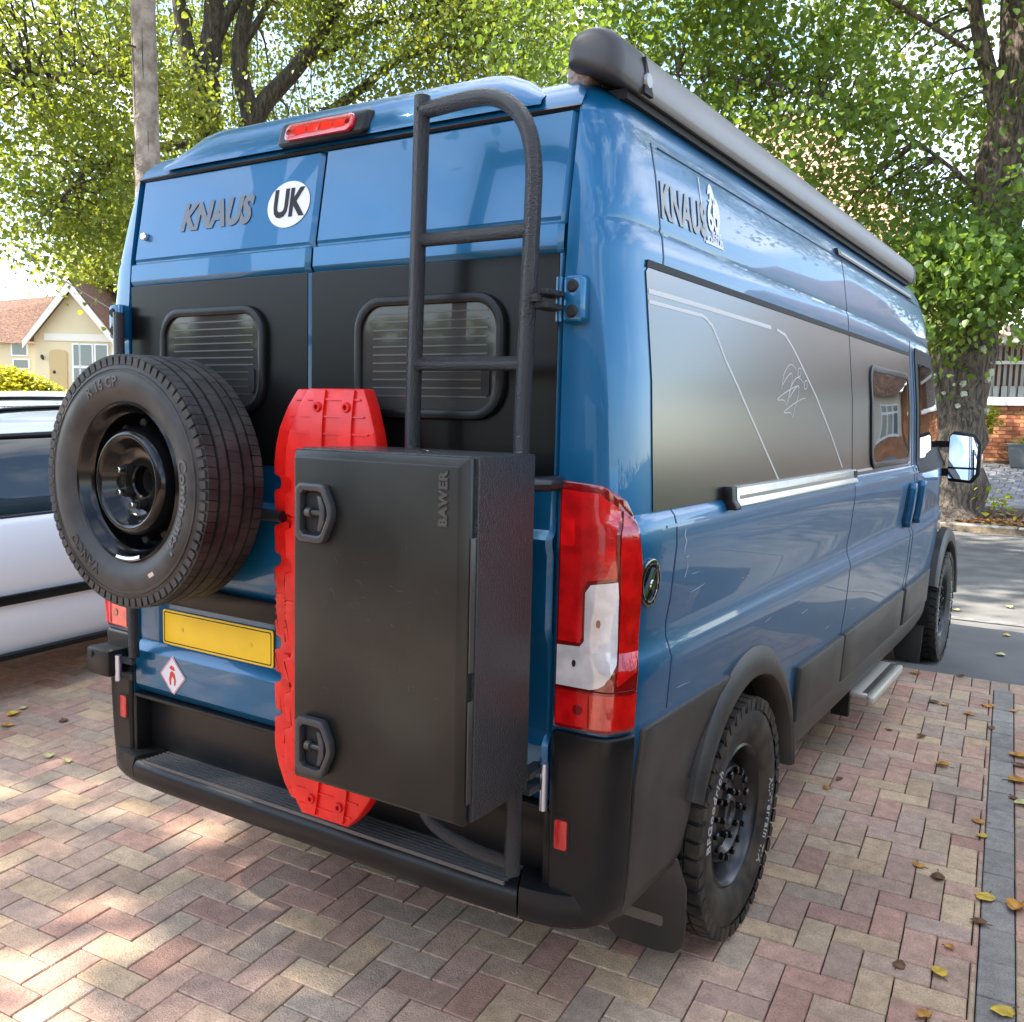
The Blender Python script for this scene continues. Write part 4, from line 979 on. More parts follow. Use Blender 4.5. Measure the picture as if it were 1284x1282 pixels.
# neighbour's sloping block drive behind the tree
nd = struct(strip('neighbour_drive', [14.75, 15.5, 16.3, 17.2, 17.6], lambda x, y: zverge(x, y)+.012, mat('grey_sett_paving', (.20, .195, .205), .9, col2=(.26, .25, .255), vscale=3, bump=.3, bscale=60), x0=-.6, x1=6, nx=20))
M_sett = mat('grey_sett', (.2, .2, .2), .9, attr='pcol', var=.12, vscale=20, bump=.3, bscale=120, bdist=.004)
sm_ = MB(); rs2 = random.Random(3)
for i in range(0, 17):
    for j in range(13):
        x0 = -.5+i*.21+(.105 if j % 2 else 0); y0 = 14.8+j*.2; c = rs2.uniform(.19, .26)
        if x0 > 2.5: continue
        q = []
        for xx, yy, dz in ((x0, y0, .0), (x0+.2, y0, 0), (x0+.2, y0+.19, 0), (x0, y0+.19, 0)): q.append((xx, yy, zverge(xx, yy)+.012))
        for xx, yy in ((x0+.006, y0+.006), (x0+.194, y0+.006), (x0+.194, y0+.184), (x0+.006, y0+.184)): q.append((xx, yy, zverge(xx, yy)+.028))
        sm_.add(q, [(4, 5, 6, 7)]+[(a, (a+1) % 4, 4+(a+1) % 4, 4+a) for a in range(4)], (c, c*.98, c*1.03))
stuff(ob('sett', sm_, M_sett, nd, sm=0))
# leaf litter on the verge
def leaf_scatter(name, n, fpos, size, m, seed, flat=True):
    rg = np.random.default_rng(seed)
    base = np.array([(0, 0, 0), (-.42, .30, .10), (-.36, .70, .12), (0, 1.05, .0), (.36, .70, .12), (.42, .30, .10)])
    pos = np.array([fpos(rg) for _ in range(n)]); s = size*rg.uniform(.6, 1.25, n)
    yaw = rg.uniform(0, 6.283, n); pit = rg.normal(0, .35, n); rol = rg.normal(0, .35, n)
    B = base[None]*s[:, None, None]
    cy, sy = np.cos(rol)[:, None], np.sin(rol)[:, None]; x, y, z = B[..., 0], B[..., 1], B[..., 2]
    x, z = x*cy+z*sy, -x*sy+z*cy
    cp_, sp_ = np.cos(pit)[:, None], np.sin(pit)[:, None]; y, z = y*cp_-z*sp_, y*sp_+z*cp_
    ca, sa = np.cos(yaw)[:, None], np.sin(yaw)[:, None]; x, y = x*ca-y*sa, x*sa+y*ca
    V = np.stack([x, y, z], -1)+pos[:, None, :]
    V = V.reshape(-1, 3); F = np.arange(n)[:, None]*6
    q = np.concatenate([F+np.array([0, 3, 2, 1]), F+np.array([0, 5, 4, 3])], 0)
    return np_mesh(name, V, q, m)
def np_mesh(name, V, Q, m):
    me = bpy.data.meshes.new(name); me.vertices.add(len(V)); me.vertices.foreach_set('co', V.astype(np.float32).ravel())
    k = Q.shape[1]; me.loops.add(Q.size); me.loops.foreach_set('vertex_index', Q.astype(np.int32).ravel())
    me.polygons.add(len(Q)); me.polygons.foreach_set('loop_start', np.arange(0, Q.size, k, dtype=np.int32))
    me.update(calc_edges=True); me.materials.append(m); return me
M_litter = leaf_mat('dry_leaf_litter', [(0, (.30, .13, .035)), (.35, (.20, .085, .03)), (.7, (.36, .20, .06)), (1, (.12, .06, .03))], .15, (.3, .15, .04))
lm = leaf_scatter('leaf_litter', 2600, lambda g: (lambda x, y: (x, y, zverge(x, y)+.015))(g.uniform(-4, 3), 13.17+abs(g.normal(0, .55))), .075, M_litter, 4)
lo_ = ob('leaf_litter', lm, None, sm=0); stuff(lo_); tag(lo_, 'brown dry leaf litter on the verge round the lime tree', 'leaf litter')
# ------------------------------------------------------------------ trees
M_bark = bark_mat('lime_bark', (.045, .034, .026), (.20, .155, .115))
M_bark2 = bark_mat('dark_bark', (.035, .028, .021), (.13, .10, .072))
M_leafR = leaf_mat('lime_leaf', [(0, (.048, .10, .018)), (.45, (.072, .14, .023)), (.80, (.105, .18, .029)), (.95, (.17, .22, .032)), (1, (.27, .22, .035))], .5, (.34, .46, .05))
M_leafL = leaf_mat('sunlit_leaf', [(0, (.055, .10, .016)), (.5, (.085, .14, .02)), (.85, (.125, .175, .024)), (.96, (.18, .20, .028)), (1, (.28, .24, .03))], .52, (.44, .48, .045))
M_leafY = leaf_mat('yellow_green_leaf', [(0, (.22, .26, .02)), (.5, (.33, .36, .03)), (1, (.12, .20, .02))], .35, (.5, .5, .05))
LEAF = np.array([(0, 0, 0), (-.46, .22, .10), (-.42, .62, .10), (0, 1.02, -.04), (.42, .62, .10), (.46, .22, .10)])
def leaves_mesh(name, pts, size, m, seed, droop=.9):
    rg = np.random.default_rng(seed); n = len(pts)
    s = size*rg.uniform(.55, 1.2, n); yaw = rg.uniform(0, 6.283, n); pit = -droop+rg.normal(0, .42, n); rol = rg.normal(0, .38, n)
    B = LEAF[None]*s[:, None, None]; x, y, z = B[..., 0], B[..., 1], B[..., 2]
    c, s_ = np.cos(rol)[:, None], np.sin(rol)[:, None]; x, z = x*c+z*s_, -x*s_+z*c
    c, s_ = np.cos(pit)[:, None], np.sin(pit)[:, None]; y, z = y*c-z*s_, y*s_+z*c
    c, s_ = np.cos(yaw)[:, None], np.sin(yaw)[:, None]; x, y = x*c-y*s_, x*s_+y*c
    V = (np.stack([x, y, z], -1)+np.asarray(pts)[:, None, :]).reshape(-1, 3); F = np.arange(n)[:, None]*6
    Q = np.concatenate([F+np.array([0, 3, 2, 1]), F+np.array([0, 5, 4, 3])], 0)
    return np_mesh(name, V, Q, m)
def make_tree(label, trunk, limbs, ells, nclump, per, size, mleaf, mbark, seed, sig=.34, name='lime_tree', thin=.025, group=None):
    rg = np.random.default_rng(seed)
    base = Vector(trunk[0][0])
    rt = empty(name, base); tag(rt, label, 'tree', group)
    tb = MB().tube(cr([p for p, r in trunk], 4), list(np.interp(np.linspace(0, len(trunk)-1, 4*(len(trunk)-1)+1), range(len(trunk)), [r for p, r in trunk])), 20)
    # knobbly trunk
    tb.v = [(x+.035*r0*math.sin(9*z+5*x)*1.0, y+.035*r0*math.sin(7*z-6*y), z) for (x, y, z), r0 in [(v, trunk[0][1]*2) for v in tb.v]]
    tpart(rt, 'trunk', tb, mbark, 60)
    lp_ = []
    for pts, r0, r1 in limbs:
        C = cr(pts, 5); n = len(C); rr_ = [r0+(r1-r0)*i/(n-1) for i in range(n)]
        tpart(rt, 'limb', MB().tube(C, rr_, 10), mbark, 60); lp_ += [(c, r) for c, r in zip(C, rr_)]
    lp_ += [(Vector(p), .05) for p, r in trunk[len(trunk)//2:]]
    LP = np.array([c[:] for c, r in lp_])
    tot = sum(e[2] if len(e) > 2 else e[1][0]*e[1][1]*e[1][2] for e in ells)
    cl = []
    for e in ells:
        k = int(nclump*(e[2] if len(e) > 2 else e[1][0]*e[1][1]*e[1][2])/tot)
        d = rg.normal(size=(k, 3)); d /= np.linalg.norm(d, axis=1)[:, None]; r = rg.uniform(0.15, 1, k)**.45
        cl.append(np.array(e[0])+d*r[:, None]*np.array(e[1]))
    cl = np.concatenate(cl); tw = MB(); L_ = []
    for c in cl:
        d = np.linalg.norm(LP-c, axis=1); i = int(d.argmin()); a = Vector(LP[i]); b = Vector(c)
        mid = (a+b)/2+Vector((rg.normal(0, .15), rg.normal(0, .15), .12*d[i]))
        rr0 = min(.05, thin*(.5+.25*d[i]))
        tw.tube([a, (a+mid)/2+Vector((0, 0, .05)), mid, (mid+b)/2, b], [rr0, rr0*.8, rr0*.6, rr0*.4, rr0*.2], 5, False)
        k = int(per*rg.uniform(.5, 1.4)); ax = rg.normal(size=3); ax[2] *= .4; ax /= np.linalg.norm(ax)
        t = rg.normal(0, 1, k)[:, None]*ax*sig*1.5
        L_.append(c+t+rg.normal(0, sig*.62, (k, 3)))
    o = stuff(tpart(rt, 'branches', tw, mbark, 60))
    P = np.concatenate(L_)
    cr_ = stuff(ob('crown', leaves_mesh('crown', P-np.array(base), size, mleaf, seed+1), None, rt, sm=0))
    return rt, P
# the big lime on the far verge, right of the van
T1 = [((-.30, 13.95, .10), .95), ((-.28, 13.95, .40), .62), ((-.26, 13.94, .9), .50), ((-.22, 13.93, 2.0), .44), ((-.02, 13.95, 3.6), .40), ((.25, 13.95, 5.4), .38), ((.36, 13.95, 7.6), .34), ((.4, 13.9, 10), .22), ((.4, 13.9, 12.5), .08)]
T1L = [([(.20, 13.9, 5.8), (-.05, 13.8, 6.6), (-.30, 13.7, 7.6), (-.45, 13.6, 9.0)], .15, .07),
       ([(.05, 13.9, 4.9), (-1.2, 13.2, 5.9), (-2.8, 12.2, 6.5), (-4.6, 11.4, 6.7)], .035, .012),
       ([(.3, 13.9, 6.5), (-1.4, 12.6, 7.6), (-3.4, 11.3, 8.5), (-5.5, 10.4, 9.0)], .04, .012),
       ([(.3, 13.9, 6.2), (1.5, 12.6, 7.2), (2.6, 11.2, 8.2)], .14, .04), ([(.3, 13.9, 7.2), (-.2, 12.2, 8.5), (-.8, 10.2, 9.6), (-1.5, 8.6, 10)], .07, .02),
       ([(.35, 13.9, 8), (-1.5, 14.2, 9.8), (-3, 14.4, 11)], .07, .02), ([(.35, 13.9, 8.2), (2.2, 14.4, 9.8), (3.6, 15, 11)], .12, .03)]
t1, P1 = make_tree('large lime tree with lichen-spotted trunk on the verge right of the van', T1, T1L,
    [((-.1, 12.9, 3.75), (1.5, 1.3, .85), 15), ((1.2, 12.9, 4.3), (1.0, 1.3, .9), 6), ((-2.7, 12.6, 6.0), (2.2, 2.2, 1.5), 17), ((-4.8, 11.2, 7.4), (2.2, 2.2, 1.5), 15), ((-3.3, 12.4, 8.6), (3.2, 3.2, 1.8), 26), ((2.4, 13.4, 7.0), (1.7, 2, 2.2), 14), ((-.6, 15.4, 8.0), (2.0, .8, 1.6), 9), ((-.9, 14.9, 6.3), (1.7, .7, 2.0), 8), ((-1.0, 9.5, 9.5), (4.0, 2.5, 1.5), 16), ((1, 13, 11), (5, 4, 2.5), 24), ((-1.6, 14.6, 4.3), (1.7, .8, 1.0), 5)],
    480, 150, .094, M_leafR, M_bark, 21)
# three hundred of the nearest leaves as parts of their own
d_ = P1-np.array((1.897, -1.937, 1.6145)); zz = d_@np.array(f_[:]); px = 642+1191*(d_@np.array(r_[:]))/zz; py = 641-1191*(d_@np.array(u_[:]))/zz
sel = np.where((px > 1120) & (px < 1280) & (py > 150) & (py < 440))[0]; sel = sel[np.argsort(zz[sel])][:280]
lf = MB().add([tuple(v*.125) for v in LEAF], [(0, 3, 2, 1), (0, 5, 4, 3)]).mesh('leaf'); lf.materials.append(M_leafR); rl_ = random.Random(2)
for i in sel:
    o = bpy.data.objects.new('leaf', lf); COL.objects.link(o); o.parent = t1
    o.location = Vector(P1[i]+np.array([rl_.uniform(-.1, .1), -.12, rl_.uniform(-.1, .1)]))-t1.location
    o.rotation_euler = (-.9+rl_.gauss(0, .5), rl_.gauss(0, .5), rl_.uniform(0, 6.28)); s_ = rl_.uniform(.7, 1.2); o.scale = (s_, s_, s_)
# lichen patches on the trunk
lc = random.Random(9)
for k in range(26):
    z = lc.uniform(1.0, 3.3); th = R(lc.uniform(200, 345)); r0 = float(np.interp(z, [.9, 2, 3.6], [.515, .455, .415])); c = Vector((float(np.interp(z, [.9, 2, 3.6], [-.26, -.22, -.02])), 13.94, z))
    s = lc.choice((.02, .025, .03, .04, .05, .075)); pts = []
    e1 = Vector((-math.sin(th), math.cos(th), 0)); e2 = Vector((0, 0, 1)); nn = Vector((math.cos(th), math.sin(th), 0))
    nP = 14; outl = []
    for i in range(nP):
        q = s*lc.uniform(.65, 1.15); a = 2*math.pi*i/nP; outl.append((math.cos(a)*q, math.sin(a)*q))
    cen = c+nn*(r0+.030)
    V = [cen+e1*u+e2*v-nn*(u*u*.9) for u, v in outl]; V2 = [p-nn*.06 for p in V]
    mbl = MB().add([cen+nn*.004]+V+V2, [(0, i+1, (i+1) % nP+1) for i in range(nP)]+[(i+1, nP+1+i, nP+1+(i+1) % nP, (i+1) % nP+1) for i in range(nP)])
    o = ob('lichen', mbl, mat('pale_lichen', (.46, .47, .36), .95, col2=(.30, .32, .22), vscale=40, bump=.5, bscale=120), t1); o.location = -t1.location
# shoots at its foot
for j, (x, y, z, n, s, lab) in enumerate(((-.62, 13.30, .42, 34, .10, 'yellow-green leafy shoot left of the lime trunk foot'), (.42, 13.55, .55, 26, .10, 'small green shoot right of the lime trunk foot'), (.60, 13.32, .35, 14, .09, 'low pale shoot at the kerb end of the lime roots'))):
    rg = np.random.default_rng(40+j); P = np.array([x, y, z])+rg.normal(0, 1, (n, 3))*np.array([.16, .10, .12]); b_ = (x, y, zverge(x, y))
    rt = empty('leafy_shoot', b_); tag(rt, lab, 'plant')
    ob('foliage', leaves_mesh('f', P-np.array(b_), s, M_leafY, 50+j, .4), None, rt, sm=0)
    tpart(rt, 'stem', MB().tube([b_, (x+.02, y, (z+b_[2])/2), (x, y, z)], .008, 6), M_bark)
# multi-stemmed tree far left, behind the van roof
def at(px, py, d):
    v = f_+r_*(px-642)/1191-u_*(py-638.4)/1191; h = math.hypot(v.x, v.y); p = Vector((1.8971, -1.9369, 1.6145))+v*d/h
    return (p.x, p.y, p.z)
DB = 21.5
b0 = Vector(at(268, 300, DB)); zb = zterr(b0.x, b0.y)
T2 = [((b0.x, b0.y, zb-.1), .60), ((b0.x, b0.y, zb+.8), .46), (at(266, 330, DB), .40), (at(264, 230, DB), .34), (at(262, 170, DB), .25), (at(262, 90, DB), .22), (at(266, 30, DB), .20), (at(276, -60, DB), .15), (at(290, -200, DB), .06)]
T2L = [([at(262, 190, DB), at(254, 140, DB), at(244, 100, DB), at(233, 55, DB), at(224, 0, DB), at(215, -80, DB)], .23, .12),
       ([at(266, 60, DB), at(285, 20, DB), at(310, -20, DB), at(330, -80, DB)], .15, .07),
       ([at(264, 215, DB), at(300, 185, DB), at(314, 150, DB), at(303, 100, DB), at(301, 55, DB), at(312, 0, DB), at(325, -60, DB)], .24, .12),
       ([at(312, 160, DB), at(335, 125, DB), at(372, 85, DB), at(400, 45, DB), at(428, 0, DB), at(450, -60, DB)], .22, .10),
       ([at(302, 60, DB), at(322, 30, DB), at(338, 0, DB)], .10, .06),
       ([at(385, 72, DB), at(420, 60, DB), at(470, 30, DB), at(540, 20, DB-1)], .11, .04),
       ([at(300, 190, DB), at(400, 148, DB), at(455, 110, DB), at(500, 75, DB), at(560, 60, DB)], .15, .05),
       ([at(258, 150, DB), at(190, 110, DB-1.5), at(110, 90, DB-3), at(40, 110, DB-4)], .10, .03),
       ([at(258, 180, DB), at(180, 190, DB-1.5), at(110, 215, DB-3), at(70, 260, DB-4)], .08, .025)]
def E_(px, py, d, a, b, c, w=None): return (at(px, py, d), (a, b, c), w if w else a*b*c)
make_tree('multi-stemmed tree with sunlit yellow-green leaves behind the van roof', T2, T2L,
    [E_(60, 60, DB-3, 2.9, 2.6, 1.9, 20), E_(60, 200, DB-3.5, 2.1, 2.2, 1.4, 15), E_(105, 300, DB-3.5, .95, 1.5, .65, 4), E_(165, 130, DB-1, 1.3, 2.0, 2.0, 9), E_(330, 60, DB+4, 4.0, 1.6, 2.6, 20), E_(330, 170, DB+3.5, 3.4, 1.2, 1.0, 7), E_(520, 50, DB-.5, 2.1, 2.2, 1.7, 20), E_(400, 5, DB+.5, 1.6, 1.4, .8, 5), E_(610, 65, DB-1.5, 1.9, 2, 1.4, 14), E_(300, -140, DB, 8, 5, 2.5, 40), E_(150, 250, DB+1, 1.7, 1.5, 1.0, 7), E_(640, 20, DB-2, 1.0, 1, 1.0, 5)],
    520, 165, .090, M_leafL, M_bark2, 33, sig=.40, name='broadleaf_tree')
# wooded screen far behind, between the two
make_tree('distant pale tree showing low behind the van roof beside the awning', [((-14, 27, 1.2), .4), ((-14, 27, 5), .3), ((-14, 27, 9), .1)], [([(-14, 27, 5), (-12, 27, 7), (-10.5, 27, 8)], .15, .05), ([(-14, 27, 5), (-16, 27, 7), (-18, 27, 8)], .15, .05)],
    [((-13.5, 27, 8.2), (5.2, 2.5, 2.6), 30), ((-18, 27, 7.2), (3.5, 2.5, 2.6), 10)], 170, 60, .20, M_leafL, M_bark2, 55, sig=.5, name='broadleaf_tree')
make_tree('light green tree beyond the cream bungalow at the far left', [((-37, 25, 2.2), .4), ((-37, 25, 5), .3), ((-37, 25, 10), .1)], [([(-37, 25, 5), (-35, 24.6, 7), (-34, 24, 8)], .15, .05)],
    [((-36.0, 25, 8.0), (3.0, 2.5, 2.6), 30)], 110, 80, .22, M_leafY, M_bark2, 56, sig=.5, name='broadleaf_tree')
# tree that shades the drive, behind and left of the photographer (mirrored in the rear glass)
make_tree('tall garden tree shading the drive, standing behind the photographer', [((-10.4, -8.4, -.2), .45), ((-10.3, -8.2, 4), .38), ((-9.8, -7.4, 8), .28), ((-9, -6.4, 12), .1)],
    [([(-10, -7.8, 7), (-8.4, -6, 9), (-6.8, -4.6, 10.5)], .16, .05), ([(-9.9, -7.5, 7.6), (-9, -5, 9.6), (-8.4, -3, 10.6)], .14, .04), ([(-9.9, -7.6, 7.4), (-7, -7, 9.6), (-5, -6.6, 10.8)], .14, .04)],
    [((-8.2, -5.2, 11), (3.9, 3.7, 2.0), 40), ((-6.2, -6.4, 11), (3.2, 2.8, 1.7), 22), ((-10, -3.2, 11), (2.8, 2.8, 1.6), 14)], 165, 66, .19, M_leafR, M_bark2, 77, sig=.42)

make_tree('added tree, unseen at the left, whose crown dapples the road', [((-13.5, 1.5, .2), .4), ((-13.4, 1.6, 5), .32), ((-12.6, 2.2, 8), .2), ((-12, 2.6, 11), .08)],  # added out of view to throw dappled shade on the road
    [([(-13.2, 1.8, 6), (-10.5, 3, 8.6), (-7.5, 4, 9.9)], .16, .04), ([(-13, 1.9, 6.6), (-11, 4, 9), (-9.5, 5.4, 10)], .14, .04)],
    [((-8.0, 4.2, 10.2), (3.4, 2.4, 1.1), 30), ((-11, 3.2, 10.4), (3, 2.6, 1.6), 25)], 130, 60, .19, M_leafR, M_bark2, 91, sig=.45)
# ------------------------------------------------------------------ utility pole and its cable
pb = at(190, 470, 13.0); pz0 = zroad(pb[1])+lift(pb[0])-.2
pole = empty('utility_pole', (pb[0], pb[1], pz0)); tag(pole, 'grey weathered wooden utility pole behind the left roof corner', 'pole')
tpart(pole, 'shaft', MB().tube([(pb[0], pb[1], pz0), at(185, 200, 13.0), at(179, 0, 13.0), at(174, -160, 13.0)], [.165, .150, .143, .135], 20), mat('weathered_pole_wood', (.17, .135, .11), .95, col2=(.30, .255, .215), vscale=7, bump=1.0, bscale=26, bdist=.03, detail=8))
crk = MB(); rc = random.Random(8)
A0, A1 = Vector(at(185, 210, 13.0)), Vector(at(179, -20, 13.0))
for k in range(11):
    t0 = rc.uniform(0, .8); t1_ = min(1, t0+rc.uniform(.1, .35)); ang = R(rc.uniform(200, 330)); d = Vector((math.cos(ang), math.sin(ang), 0))*.1485
    crk.tube([A0.lerp(A1, t0)+d, A0.lerp(A1, (t0+t1_)/2)+d*1.0+Vector((rc.uniform(-.008, .008), 0, 0)), A0.lerp(A1, t1_)+d*.97], [.002, .006, .002], 5)
tpart(pole, 'split', crk, mat('dark_crack', (.03, .024, .02), 1.0))
tpart(pole, 'step_iron', MB().tube([at(172, 60, 12.9), at(160, 56, 12.9)], .012, 8), M_rimsat)
cb = empty('overhead_cable', at(-60, 262, 16)); tag(cb, 'thin overhead cable crossing the sky at the far left', 'cable')
tpart(cb, 'wire', MB().tube([at(-60, 258, 18), at(0, 292, 17), at(60, 340, 16), at(160, 400, 14)], .008, 6), M_rimsat)

# ------------------------------------------------------------------ cream bungalow, far left
HB = at(92, 440, 42.0); hb = empty('bungalow', (HB[0], HB[1], 1.5)); tag(hb, 'cream rendered bungalow with brown tiled roof and gabled porch at far left', 'house')
ux = Vector((r_.x, r_.y, 0)).normalized(); uy = Vector((-ux.y, ux.x, 0))
Mh = Matrix(((ux.x, uy.x, 0, HB[0]), (ux.y, uy.y, 0, HB[1]), (0, 0, 1, 0), (0, 0, 0, 1)))
def hpart(root, nm, mb, m, Mx, par=None, sm=0):
    me = mb.mesh(nm) if isinstance(mb, MB) else mb
    me.transform(Mx); o = ob(nm, me, m, None, sm=sm); p = par or root; o.parent = p
    loc = Vector((0, 0, 0)); q = p
    while q: loc += q.location; q = q.parent
    o.location = -loc; return o
M_render = mat('cream_render', (.66, .56, .36), .9, var=.05, vscale=.6, bump=.2, bscale=60, bdist=.01)
M_tileb = mat('brown_roof_tiles', (.095, .045, .03), .9, col2=(.18, .095, .055), vscale=9, bump=.8, bscale=18, bdist=.05)
M_upvc = mat('white_upvc', (.75, .76, .77), .35)
M_win = mat('house_window_glass', (.10, .13, .14), .05, spec=.8)
def s42(px): return px*42/1191.0
x_ = lambda px: s42(px-92); z_ = lambda py: 1.6145+s42(505.0-py)
hpart(hb, 'wall', MB().box(-8, 1.2, 1.3, 12, 7, z_(437)), M_render, Mh)
hpart(hb, 'porch_wall', MB().add([(x_(48), 0, 1.3), (x_(142), 0, 1.3), (x_(142), 0, z_(432)), (x_(93), 0, z_(378)), (x_(48), 0, z_(432)), (x_(48), 1.2, 1.3), (x_(142), 1.2, 1.3), (x_(142), 1.2, z_(432)), (x_(93), 4, z_(378)), (x_(48), 1.2, z_(432))], [(0, 1, 2, 3, 4), (0, 4, 9, 5), (1, 6, 7, 2), (3, 8, 9, 4), (2, 7, 8, 3)]), M_render, Mh)
rf = hpart(hb, 'roof', MB().add([(-9, .9, z_(438)), (x_(93), .9, z_(438)), (13, .9, z_(438)), (13, 4.2, z_(368)), (-1.0, 4.2, z_(368)), (-9, 4.2, z_(393))], [(0, 1, 4, 5), (1, 2, 3, 4)]), M_tileb, Mh)
hpart(hb, 'porch_roof', MB().add([(x_(93), -.35, z_(368)), (x_(40), -.35, z_(437)), (x_(40), 2, z_(437)), (x_(93), 5, z_(368)), (x_(147), -.35, z_(437)), (x_(147), 2, z_(437))], [(0, 1, 2, 3), (0, 3, 5, 4)]), M_tileb, Mh)
for sg, xe in ((-1, 40), (1, 147)):
    hpart(hb, 'barge_board', MB().add([(x_(93), -.40, z_(370)), (x_(xe), -.40, z_(438)), (x_(xe), -.40, z_(446)), (x_(93), -.40, z_(382)), (x_(93), -.33, z_(370)), (x_(xe), -.33, z_(438)), (x_(xe), -.33, z_(446)), (x_(93), -.33, z_(382))], [(0, 1, 2, 3), (4, 7, 6, 5), (0, 4, 5, 1), (1, 5, 6, 2), (2, 6, 7, 3), (3, 7, 4, 0)]), mat('cream_paint', (.72, .68, .58), .6), Mh)
hpart(hb, 'cornice', MB().box(x_(60), -.06, z_(436), x_(142), .0, z_(428)), mat('cream_paint', (.72, .68, .58), .6), Mh)
arcd = [(x_(65), 1.3), (x_(85), 1.3), (x_(85), z_(449)), (x_(82), z_(446.5)), (x_(75), z_(445.5)), (x_(68), z_(446.5)), (x_(65), z_(449))]
hd = hpart(hb, 'front_door', MB().add([(a, -.05, b) for a, b in arcd]+[(a, .0, b) for a, b in arcd], [tuple(range(7))]+[(i, (i+1) % 7, 7+(i+1) % 7, 7+i) for i in range(7)]), mat('tan_door', (.52, .38, .18), .6), Mh)
hpart(hb, 'door_knocker', MB().lathe([(0, -.09), (.05, -.08), (.07, -.05)], 12, 'y', (x_(70.5), 0, z_(471))), M_rimsat, Mh, hd)
hpart(hb, 'wall_lamp', MB().tube([(x_(58), -.02, z_(457)), (x_(58), -.12, z_(454)), (x_(58), -.14, z_(452))], [.04, .07, .03], 8), M_rimsat, Mh)
for x0, x1, y, z1, z0 in ((93, 98.5, -.03, 440, 463), (101, 113, -.03, 440, 463), (93, 98.5, -.03, 466, 480), (101, 113, -.03, 466, 480), (118, 130, -.03, 440, 463), (6.5, 22.5, 1.17, 438.5, 451), (8, 24, 1.17, 457, 466)):
    fr = hpart(hb, 'window', MB().box(x_(x0-2), y-.03, z_(z0+1.5), x_(x1+2), y+.03, z_(z1-1.5)), M_upvc, Mh)
    hpart(hb, 'pane', MB().box(x_(x0), y-.045, z_(z0), x_(x1), y-.031, z_(z1)), M_win, Mh, fr)
# yellow-green hedge in front of it
hc = at(18, 500, 24.0); gz = zterr(hc[0], hc[1])
rt = empty('hedge', (hc[0], hc[1], gz)); tag(rt, 'bright yellow-green clipped shrub in front of the cream bungalow', 'shrub')
rg = np.random.default_rng(61); P = []
for ex, ey, er in ((-20, 500, 1.0), (8, 492, .72), (35, 493, .55), (52, 497, .40), (20, 515, 1.0), (-5, 480, .55)):
    c = np.array(at(ex, ey, 24)); d = rg.normal(size=(1500, 3)); d /= np.linalg.norm(d, axis=1)[:, None]; P.append(c+d*er*rg.uniform(.75, 1.03, (1500, 1))*np.array([1.3, 1.3, .75]))
ob('foliage', leaves_mesh('f', np.concatenate(P)-np.array(rt.location), .10, leaf_mat('golden_hedge_leaf', [(0, (.42, .40, .02)), (.5, (.60, .55, .03)), (1, (.28, .34, .02))], .35, (.75, .65, .05)), 62, .2), None, rt, sm=0)
tpart(rt, 'stem', MB().tube([(hc[0], hc[1], gz), (hc[0], hc[1], gz+1.2)], .06, 8), M_bark2)

# ------------------------------------------------------------------ brick house across the road, right
bh = empty('brick_house', (-3, 18, .95)); tag(bh, 'red brick house with hipped tiled roof and wide blinded window behind the lime tree', 'house')
I4 = Matrix.Identity(4)
YW = 18.0; M_brk = mat('red_brick', (.33, .13, .065), .9, obcol=True, var=.22, vscale=14, bump=.3, bscale=80)
M_mort = mat('mortar', (.30, .26, .22), .95)
WX0, WX1, WZ0, WZ1 = -.42, 2.3, 2.06, 3.15
hpart(bh, 'wall', MB().box(-13, YW+.02, .6, 3.0, 26, WZ0-.05).box(-13, YW+.02, WZ0-.05, -1.35, 26, 3.2).box(WX1+.1, YW+.02, WZ0-.05, 3.0, 26, 3.2).box(-1.35, YW+.25, WZ0-.05, WX1+.1, 26, 3.2), mat('red_brick_wall', (.28, .115, .06), .9, col2=(.36, .16, .08), vscale=8, bump=.4, bscale=40), I4)
bk_me = bevel_me(MB().box(-.105, -.012, -.0315, .105, .03, .0315).mesh('brick'), .003, 1); rb = random.Random(4)
bk_me.materials.append(M_brk)
wallp = [o for o in bh.children if o.name.startswith('wall')][0]
for j in range(15):
    for i in range(11):
        x = -.75+i*.218+(.109 if j % 2 else 0); z = .96+j*.073
        if z > WZ0-.09: continue
        o = bpy.data.objects.new('brick', bk_me); COL.objects.link(o); o.parent = wallp; o.location = (x, YW+.014, z)
        c = rb.choice(((.40, .17, .08), (.36, .14, .07), (.30, .10, .055), (.46, .22, .10), (.33, .12, .06))); k = rb.uniform(.85, 1.15); o.color = (c[0]*k, c[1]*k, c[2]*k, 1)
hpart(bh, 'window_sill', rbox(WX0-.1, YW-.10, WZ0-.09, WX1+.1, YW+.2, WZ0, .01), M_upvc, I4)
wn = hpart(bh, 'window', MB().box(WX0, YW+.06, WZ0, WX1, YW+.14, WZ0+.07).box(WX0, YW+.06, WZ1-.06, WX1, YW+.14, WZ1).box(WX0, YW+.06, 2.74, WX1, YW+.14, 2.80).box(WX0, YW+.06, WZ0, WX0+.07, YW+.14, WZ1).box(.62, YW+.06, WZ0, .70, YW+.14, WZ1), M_upvc, I4)
hpart(bh, 'pane', MB().box(WX0+.07, YW+.10, WZ0+.07, WX1, YW+.105, WZ1-.06), mat('clear_dark_pane', (.03, .035, .035), .04, spec=.8, alpha=.18), I4, wn)
for k in range(22):
    x = WX0+.12+k*.098
    hpart(bh, 'blind_slat', MB().add([(x, YW+.16, WZ0+.05), (x+.05, YW+.20, WZ0+.05), (x+.05, YW+.20, WZ1-.05), (x, YW+.16, WZ1-.05)], [(0, 1, 2, 3)]), mat('white_blind', (.80, .80, .78), .7), I4, wn)
